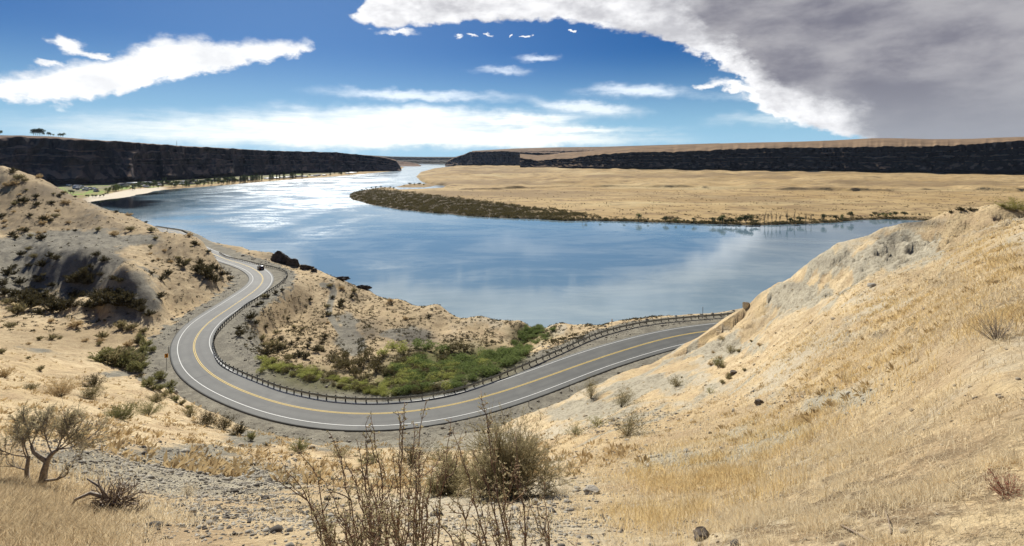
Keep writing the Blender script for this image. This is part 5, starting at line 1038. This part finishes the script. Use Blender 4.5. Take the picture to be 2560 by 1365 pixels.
for s_ in (-1, 1):
    b_ = Buf(); b_.add([(-1.9, s_ * .862, 1.07), (.75, s_ * .862, 1.07), (.15, s_ * .728, 1.47), (-1.75, s_ * .728, 1.47)], [[0, 1, 2, 3] if s_ < 0 else [3, 2, 1, 0]]); b_.mesh('side_window', M['glass'], car)
    b_ = Buf(); b_.box((-2.33, s_ * .76, .88), (.05, .24, .26)); b_.mesh('tail_light', M['rlamp'], car); b_ = Buf(); b_.box((2.3, s_ * .68, .74), (.08, .36, .15)); b_.mesh('headlight', M['wlamp'], car)
    b_ = Buf(); b_.box((.75, s_ * 1.0, 1.08), (.14, .18, .13)); b_.mesh('mirror', M['paint'], car)
    for x_ in (-1.4, 1.42):
        b_ = Buf(); an = np.linspace(0, 2 * np.pi, 17)[:-1]; V = [(x_ + .35 * math.cos(a), s_ * y_, .35 + .35 * math.sin(a)) for y_ in (.74, .96) for a in an]; V += [(x_, s_ * .74, .35), (x_, s_ * .96, .35)]
        b_.add(V, [[j, (j + 1) % 16, (j + 1) % 16 + 16, j + 16] for j in range(16)], [[32, (j + 1) % 16, j] for j in range(16)] + [[33, j + 16, (j + 1) % 16 + 16] for j in range(16)]); wh = b_.mesh('wheel', M['tyre'], car)
        b_ = Buf(); V = [(x_ + .22 * math.cos(a), s_ * .968, .35 + .22 * math.sin(a)) for a in an] + [(x_, s_ * .972, .35)]; b_.add(V, None, [[16, j, (j + 1) % 16] for j in range(16)]); b_.mesh('rim', M['rim'], wh)
b_ = Buf(); b_.box((-2.34, 0, .62), (.03, .5, .14)); b_.mesh('number_plate', M['white'], car); b_ = Buf(); b_.box((-2.33, 0, .45), (.08, 1.75, .16)); b_.mesh('bumper', M['tyre'], car)

# --- trees on the far banks
def tree_proto(seed, kind, mt):
    r = np.random.default_rng(seed); S = Buf(); L = Buf(); H_ = 1.0
    if kind == 'poplar': cs = [(r.normal() * .03, r.normal() * .03, z_, .10 * math.sin(min(1, (1.08 - z_) * 2.2) * 1.5) + .03, .12) for z_ in np.linspace(.16, .93, 9)]
    elif kind == 'bare': cs = []
    else: cs = [(r.uniform(-.26, .26), r.uniform(-.26, .26), r.uniform(.35, .8), r.uniform(.15, .24), r.uniform(.13, .2)) for _ in range(9)]
    S.tube([(0, 0, -.03), (.01, 0, .3), (0, .01, .62)], [.03, .022, .012], 5)
    if kind == 'bare':
        tips_ = []
        for q in range(7): a = r.uniform(0, 6.28); grow(S, tips_, (0, 0, r.uniform(.1, .5)), (math.cos(a) * .4, math.sin(a) * .4, 1), r.uniform(.35, .5), .010, 1, r, .3, .3, 4, .08, 5, 3, .5)
        tips_leaves(tips_, L, r, 4, .04, .02)
    for (x, y, z_, rr_, rz_) in cs:
        S.tube([(0, 0, z_ * .45), (x * .6, y * .6, z_ * .8), (x, y, z_)], [.014, .009, .004], 4); n = 60 if kind != 'poplar' else 46; D = rdirs(n, -.8, 1, r); q = np.array([x, y, z_]) + D * r.uniform(.45, 1.05, (n, 1)) * np.array([rr_, rr_, rz_])
        D2 = D + r.normal(size=D.shape) * .6; D2 /= np.linalg.norm(D2, axis=1, keepdims=True); L.leaves(q, D2, r.uniform(.06, .12, n), .05, r)
    root = empty('poplar_tree' if kind == 'poplar' else ('bare_tree' if kind == 'bare' else 'tree'), (0, 0, -500)); S.mesh('trunk', M['bark'], root); L.mesh('crown', M[mt], root); return [root, False]
TP = {k: [tree_proto(s_, kd, mt) for s_ in sds] for k, kd, mt, sds in (('r', 'round', 'tree', (1, 2, 3)), ('l', 'round', 'treel', (4, 5)), ('y', 'round', 'treey', (6,)), ('p', 'poplar', 'tree', (7, 8)), ('b', 'bare', 'saged', (9, 10)))}
def tree(k, x, y, z, h, label, group, wide=1.0):
    e_ = random.choice(TP[k]); root = e_[0]
    if e_[1]:
        r2 = root.copy(); COL.objects.link(r2)
        for ch in root.children: c_ = ch.copy(); COL.objects.link(c_); c_.parent = r2
        root = r2
    e_[1] = True; root.location = (x, y, z - .1); root.scale = (h * wide, h * wide, h); root.rotation_euler = (0, 0, random.uniform(0, 6.28)); tag(root, label, 'tree', group)
def far_at(px, py, z=-88.5):
    X_, Y_ = wp(px, py, z)
    for _ in range(4): z = fz(X_, Y_); X_, Y_ = wp(px, py, z)
    return X_, Y_, z
SH = 'trees along the far shore'; shl = [wp(*p) for p in [(1400,549.5),(1600,553.5),(1780,560),(1850,561.5),(1950,560.5),(2060,556.5),(2140,550),(2220,547)]]
def shore_y(px): return np.interp(px, [872,900,1000,1100,1200,1300,1400,1600,1780,1850,1950,2060,2140,2220], [492,503,523,533,541,546,549.5,553.5,560,561.5,560.5,556.5,550,547])
for px, h, k, wd in [(1457,12,'b',1),(1465,8,'r',1),(1595,13,'l',1.2),(1663,12,'r',1.3),(1735,10,'r',1),(1710,6,'r',1),(1783,12,'r',1.4),(1800,14,'r',1),(1806,18,'l',.9),(1815,10,'r',1.5),(1828,12,'r',1),(1850,14,'r',1.3),(1865,20,'r',1.4),(1880,10,'r',1.3),(1900,12,'b',1),(1912,24,'b',.7),(1920,24,'b',.6),(1930,25,'b',.7),(1940,22,'b',.6),(1950,22,'b',.8),(1968,24,'b',.9),(1975,12,'r',1.3),(1986,24,'b',.6),(2000,12,'r',1.5),(2014,20,'b',.7),(2028,18,'b',.7),(2058,16,'r',.8),(2090,13,'r',.8),(2107,11,'l',.8),(2127,16,'r',.8),(1560,6,'r',1.2),(1500,6,'r',1.1),(1620,6,'r',1),(1690,7,'l',1),(1840,8,'r',1.3),(1890,9,'r',1.2)]:
    X_, Y_, z_ = far_at(px, shore_y(px) - 2.0); tree(k, X_, Y_, z_, 1.4 * h / F * Y_, {'b': 'bare-branched tree on the far shore', 'r': 'small dark tree on the far shore', 'l': 'lighter green tree on the far shore'}[k], {'b': 'bare trees on the far shore', 'r': 'dark trees on the far shore', 'l': 'light trees on the far shore'}[k], wd)
for px, py, h, k in [(2188,542,14,'r'),(2178,543,10,'r'),(2197,543,12,'l'),(2208,542,11,'l'),(2215,543,11,'y'),(2228,543,12,'l'),(2240,541,15,'r'),(2262,541,16,'r'),(2280,541,10,'b'),(2290,541,12,'b'),(2300,541,9,'r'),(2312,541,10,'b'),(2325,540,10,'b')]:
    X_, Y_, z_ = far_at(px, py); tree(k, X_, Y_, z_, h / F * Y_, 'tree at the right end of the far shore', 'trees at the right end of the shore', 1.1)
for px, py, h, k in [(1025,463,8,'r'),(1048,463,8,'r'),(1060,464,5,'l'),(1036,463,6,'y'),(1010,465,4,'l'),(915,474,5,'r'),(928,472,6,'r'),(940,471,6,'r'),(952,470,6,'r'),(962,471,5,'r'),(975,472,7,'r'),(984,473,6,'r'),(905,476,5,'r')]:
    X_, Y_, z_ = far_at(px, py); tree(k, X_, Y_, z_, h / F * Y_, 'small tree on the sandy islet' if px > 990 else 'small tree on the low spit', 'trees on the islet' if px > 990 else 'trees on the spit', 1.3)
for px, py, w_, h in [(2377,533,14,9),(2402,527,22,12),(2425,527,16,9),(2440,526,12,5),(2508,518,12,7)]:
    p = hit(px, py)
    if p: small(px, py, w_, 'dark bush on the right skyline', 'bushes on the right skyline', 0, .7)
# town trees
def left_at(px, py): return far_at(px, py, -87)
for k, n_, x0, x1, h0, h1, lb, gr in [('p', 30, 560, 760, 12, 17, 'tall dark poplar in the bank row', 'poplars along the left bank'), ('r', 44, 330, 640, 9, 14, 'rounded dark tree among the town houses', 'dark trees in the town'), ('l', 36, 250, 620, 7, 12, 'light green tree among the town houses', 'light trees in the town'), ('y', 12, 240, 560, 6, 9, 'yellow autumn tree among the town houses', 'yellow trees in the town'), ('p', 14, 400, 560, 11, 15, 'dark poplar standing between the town houses', 'poplars in the town'), ('r', 12, 760, 900, 4, 7, 'low dark tree ending the left bank', 'trees at the end of the left bank')]:
    for _ in range(n_):
        px = random.uniform(x0, x1); sh = np.interp(px, [200,240,300,350,412,470,560,640,700,800,905], [496,492,482,474,469,468,461,454,449,442.5,433.5]); py = sh - (random.uniform(.5, 2.5) if (k == 'p' and px > 560) else random.uniform(0, 14) * np.interp(px, [250, 900], [1, .25]))
        X_, Y_, z_ = left_at(px, py); tree(k, X_, Y_, z_, random.uniform(h0, h1) / F * Y_, lb, gr, random.uniform(.85, 1.2))
for px, py, h, k in [(283,478,17,'l'),(290,477,18,'l'),(296,478,16,'l'),(276,480,12,'l'),(305,475,12,'l'),(215,493,8,'r'),(222,494,8,'l'),(232,494,9,'r'),(240,494,9,'r'),(250,493,8,'l'),(258,492,8,'r'),(264,487,6,'r'),(270,486,6,'l'),(176,484,12,'r'),(183,485,10,'r'),(256,529,13,'b'),(262,531,11,'l'),(270,531,10,'r'),(280,543,9,'l'),(290,545,8,'r')]:
    X_, Y_, z_ = left_at(px, py); tree(k, X_, Y_, z_, h / F * Y_, 'leafy tree by the lawn and beach', 'trees by the lawn and beach', 1.0)
# plateau trees, above the left cliffs
def plateau(px, row=51):
    V = LC[row]; k = np.argmin(np.abs(CX + F * V[:, 0] / V[:, 1] - px)); return V[k]
for px, h, k in [(2,6,'l'),(8,7,'l'),(14,6,'l'),(19,7,'l'),(101,11,'r'),(106,12,'r'),(111,12,'r'),(116,13,'r'),(121,10,'r'),(127,5,'r'),(136,7,'r'),(141,6,'r'),(149,4,'l'),(161,5,'l'),(167,7,'l'),(172,8,'l')]:
    v_ = plateau(px, 52); tree(k, v_[0], v_[1] - 30, v_[2] + 3, 1.45 * h / F * v_[1], 'tree on the plateau rim', 'trees on the plateau', 1.1)
v_ = plateau(441, 52); root = empty('lattice_tower', v_); tag(root, 'thin lattice tower on the skyline above the left cliffs', 'tower'); H_ = 11 / F * v_[1]; b_ = Buf(); q = 1.6
for sx, sy in ((-1, -1), (1, -1), (1, 1), (-1, 1)): b_.tube([(sx * q, sy * q, -.5), (sx * .3, sy * .3, H_)], .18, 4)
for k in range(7):
    z0_, z1_ = H_ * k / 7, H_ * (k + 1) / 7; a0, a1 = q - (q - .3) * k / 7, q - (q - .3) * (k + 1) / 7
    for sx, sy, tx, ty in ((-1, -1, 1, -1), (1, -1, 1, 1), (1, 1, -1, 1), (-1, 1, -1, -1)): b_.tube([(sx * a0, sy * a0, z0_), (tx * a1, ty * a1, z1_)], .09, 3)
b_.mesh('lattice', M['steel'], root); b_ = Buf(); b_.box((0, 0, H_ + .6), (.5, .5, 1.4)); b_.mesh('antenna', M['steel'], root)
# town houses
def house_proto(rmat, big=False):
    root = empty('warehouse' if big else 'house', (0, 0, -500)); b_ = Buf(); b_.box((0, 0, .5), (2, 1.2, 1)); b_.add([(-1, -.6, 1), (-1, .6, 1), (-1, 0, 1.38), (1, -.6, 1), (1, .6, 1), (1, 0, 1.38)], None, [[0, 2, 1], [3, 4, 5]]); b_.mesh('wall', M['wall'], root)
    b_ = Buf()
    for s_ in (-1, 1): b_.add([(-1.1, 0, 1.42), (1.1, 0, 1.42), (1.1, s_ * .74, .95), (-1.1, s_ * .74, .95), (-1.1, 0, 1.36), (1.1, 0, 1.36), (1.1, s_ * .74, .89), (-1.1, s_ * .74, .89)], [[0, 1, 2, 3] if s_ < 0 else [3, 2, 1, 0], [4, 7, 6, 5], [2, 6, 7, 3], [0, 3, 7, 4], [1, 5, 6, 2]])
    b_.mesh('roof', M[rmat], root)
    for x_ in (-.6, .45): b_ = Buf(); b_.box((x_, -.61, .55), (.3, .04, .32)); b_.mesh('window', M['glass'], root)
    b_ = Buf(); b_.box((-.1, -.61, .36), (.22, .04, .7)); b_.mesh('door', M['roofb'], root); return [root, False]
HP = {'w': house_proto('roofw'), 'g': house_proto('roof'), 'b': house_proto('roofb')}
def house(k, px, py, wpx, label, group, hk=3.6):
    X_, Y_, z_ = left_at(px, py); e_ = HP[k]; root = e_[0]
    if e_[1]:
        r2 = root.copy(); COL.objects.link(r2)
        for ch in root.children: c_ = ch.copy(); COL.objects.link(c_); c_.parent = r2
        root = r2
    e_[1] = True; s_ = wpx / F * Y_ / 2.2; root.location = (X_, Y_, z_ - .3); root.scale = (s_, s_ * random.uniform(.8, 1.1), hk * random.uniform(.85, 1.15)); root.rotation_euler = (0, 0, random.uniform(-.7, .7)); tag(root, label, 'house', group)
for _ in range(34):
    k = random.choice('wwgw'); px = random.uniform(165, 245); house(k, px, 465 + (px - 165) * .17 + random.uniform(-5, 5), random.uniform(7, 12), {'w': 'white-roofed cottage in the cluster behind the lawn', 'g': 'grey-roofed cottage in the cluster behind the lawn'}[k], {'w': 'white cottages behind the lawn', 'g': 'grey cottages behind the lawn'}[k])
for _ in range(52):
    k = random.choice('wgbgw'); px = random.uniform(330, 640); sh = np.interp(px, [330, 412, 470, 560, 640], [474, 467, 464, 458, 452]); house(k, px, sh - random.uniform(2, 12) * np.interp(px, [330, 640], [1, .6]), random.uniform(8, 16), {'w': 'white-roofed house among the town trees', 'g': 'grey-roofed house among the town trees', 'b': 'brown-roofed house among the town trees'}[k], {'w': 'white-roofed town houses', 'g': 'grey-roofed town houses', 'b': 'brown-roofed town houses'}[k])
for _ in range(18):
    px = random.uniform(640, 900); house('w', px, np.interp(px, [640, 700, 800, 900], [451, 446.5, 440.5, 433]) - random.uniform(0, 1.5), random.uniform(9, 18), 'low white building ending the left bank', 'buildings at the end of the bank', 4)
house('g', 308, 467, 26, 'long grey warehouse at the front of the town', None, 7); house('w', 330, 462, 22, 'long white-roofed shed beside the grey warehouse', None, 6); house('w', 370, 460, 24, 'wide white-roofed building behind the tallest lawn trees', None, 5)

# --- scrub over the spit and the edge of the bench
r = np.random.default_rng(77); wS = np.clip(scrub, 0, 1) * ((fpx > 860) & (fpx < 2560) & (FZ > -89.6)) * (.15 + sm(-.2, .3, fbm(FX / 14, FY / 30, 3, 78))); cdf = np.cumsum(wS.ravel()); n = 15000; k = np.searchsorted(cdf, r.uniform(0, cdf[-1], n)); j = k // NFC; i = k % NFC
x = FX[j, i] + r.uniform(-.6, .6, n); y = FY[j, i] + r.uniform(-2, 2, n); z = FZ[j, i]; s_ = r.uniform(1.0, 2.8, n); per = 12; D = rdirs(n * per, .05, 1, r); C = np.repeat(np.stack([x, y, z - .1], 1), per, 0) + D * np.repeat(s_, per)[:, None] * .35
B = Buf(); B.leaves(C, D, np.repeat(s_, per) * r.uniform(.4, .8, n * per), np.repeat(s_, per) * .35, r); o = B.mesh('scrub', M['olive']); tag(o, 'dense brown and olive scrub covering the low spit', 'scrub', kind='stuff')
wS = ((fpx > 1000) & (fpx < 2600) & (fpy > 470) & (FZ > -89)) * sm(.0, .4, fbm(FX / 30, FY / 40, 3, 79)) * (.2 + sm(520, 556, fpy)); cdf = np.cumsum(wS.ravel()); n = 3500; k = np.searchsorted(cdf, r.uniform(0, cdf[-1], n)); j = k // NFC; i = k % NFC
x = FX[j, i]; y = FY[j, i] + r.uniform(-2, 2, n); z = FZ[j, i]; s_ = r.uniform(.7, 2.0, n); per = 12; D = rdirs(n * per, .05, 1, r); C = np.repeat(np.stack([x, y, z - .05], 1), per, 0) + D * np.repeat(s_, per)[:, None] * .3
B = Buf(); B.leaves(C, D, np.repeat(s_, per) * .6, np.repeat(s_, per) * .3, r); o = B.mesh('scrub', M['saged']); tag(o, 'scattered dark bushes dotting the dry far bench', 'scrub', kind='stuff')
# prototypes never placed are removed
for lst in list(TP.values()) + [list(HP.values())]:
    for root, u_ in lst:
        if not u_:
            for c_ in list(root.children): bpy.data.objects.remove(c_)
            bpy.data.objects.remove(root)
for k_, o in enumerate(proto):
    if not used[k_]: bpy.data.objects.remove(o)

# ------------------------------------------------------------------ single out the members of the smaller groups, left to right
def ordinal(n):
    a = ['', 'first', 'second', 'third', 'fourth', 'fifth', 'sixth', 'seventh', 'eighth', 'ninth', 'tenth', 'eleventh', 'twelfth', 'thirteenth', 'fourteenth', 'fifteenth', 'sixteenth', 'seventeenth', 'eighteenth', 'nineteenth', 'twentieth']
    return a[n] if n <= 20 else ('twenty-' + a[n - 20] if n < 30 else str(n) + 'th')
from collections import defaultdict
gl = defaultdict(list)
for o in bpy.data.objects:
    if o.parent is None and 'group' in o.keys() and 'label' in o.keys(): gl[(o['group'], o['label'])].append(o)
for (g_, l_), obs in gl.items():
    if 1 < len(obs) <= 45:
        obs.sort(key=lambda o: o.location.x / max(.5, o.location.y))
        for k, o in enumerate(obs): o['label'] = l_ + ', ' + (ordinal(k + 1) + ' from the left' if k < len(obs) - 1 else 'the rightmost one')

# ------------------------------------------------------------------ the air
hb = Buf(); hb.box((0, 7500 - 200, 130), (24000, 15400, 500)); hz_m = bpy.data.materials.new('haze air'); hz_m.use_nodes = True; nt = hz_m.node_tree; nt.nodes.remove(nt.nodes['Principled BSDF'])
pv = nt.nodes.new('ShaderNodeVolumePrincipled'); pv.inputs['Color'].default_value = (.62, .76, 1, 1); pv.inputs['Density'].default_value = 0.8e-5; pv.inputs['Anisotropy'].default_value = .2; nt.links.new(pv.outputs[0], nt.nodes['Material Output'].inputs['Volume'])
hzo = hb.mesh('haze', hz_m); tag(hzo, 'thin blue air haze over the whole valley', 'haze', kind='stuff')
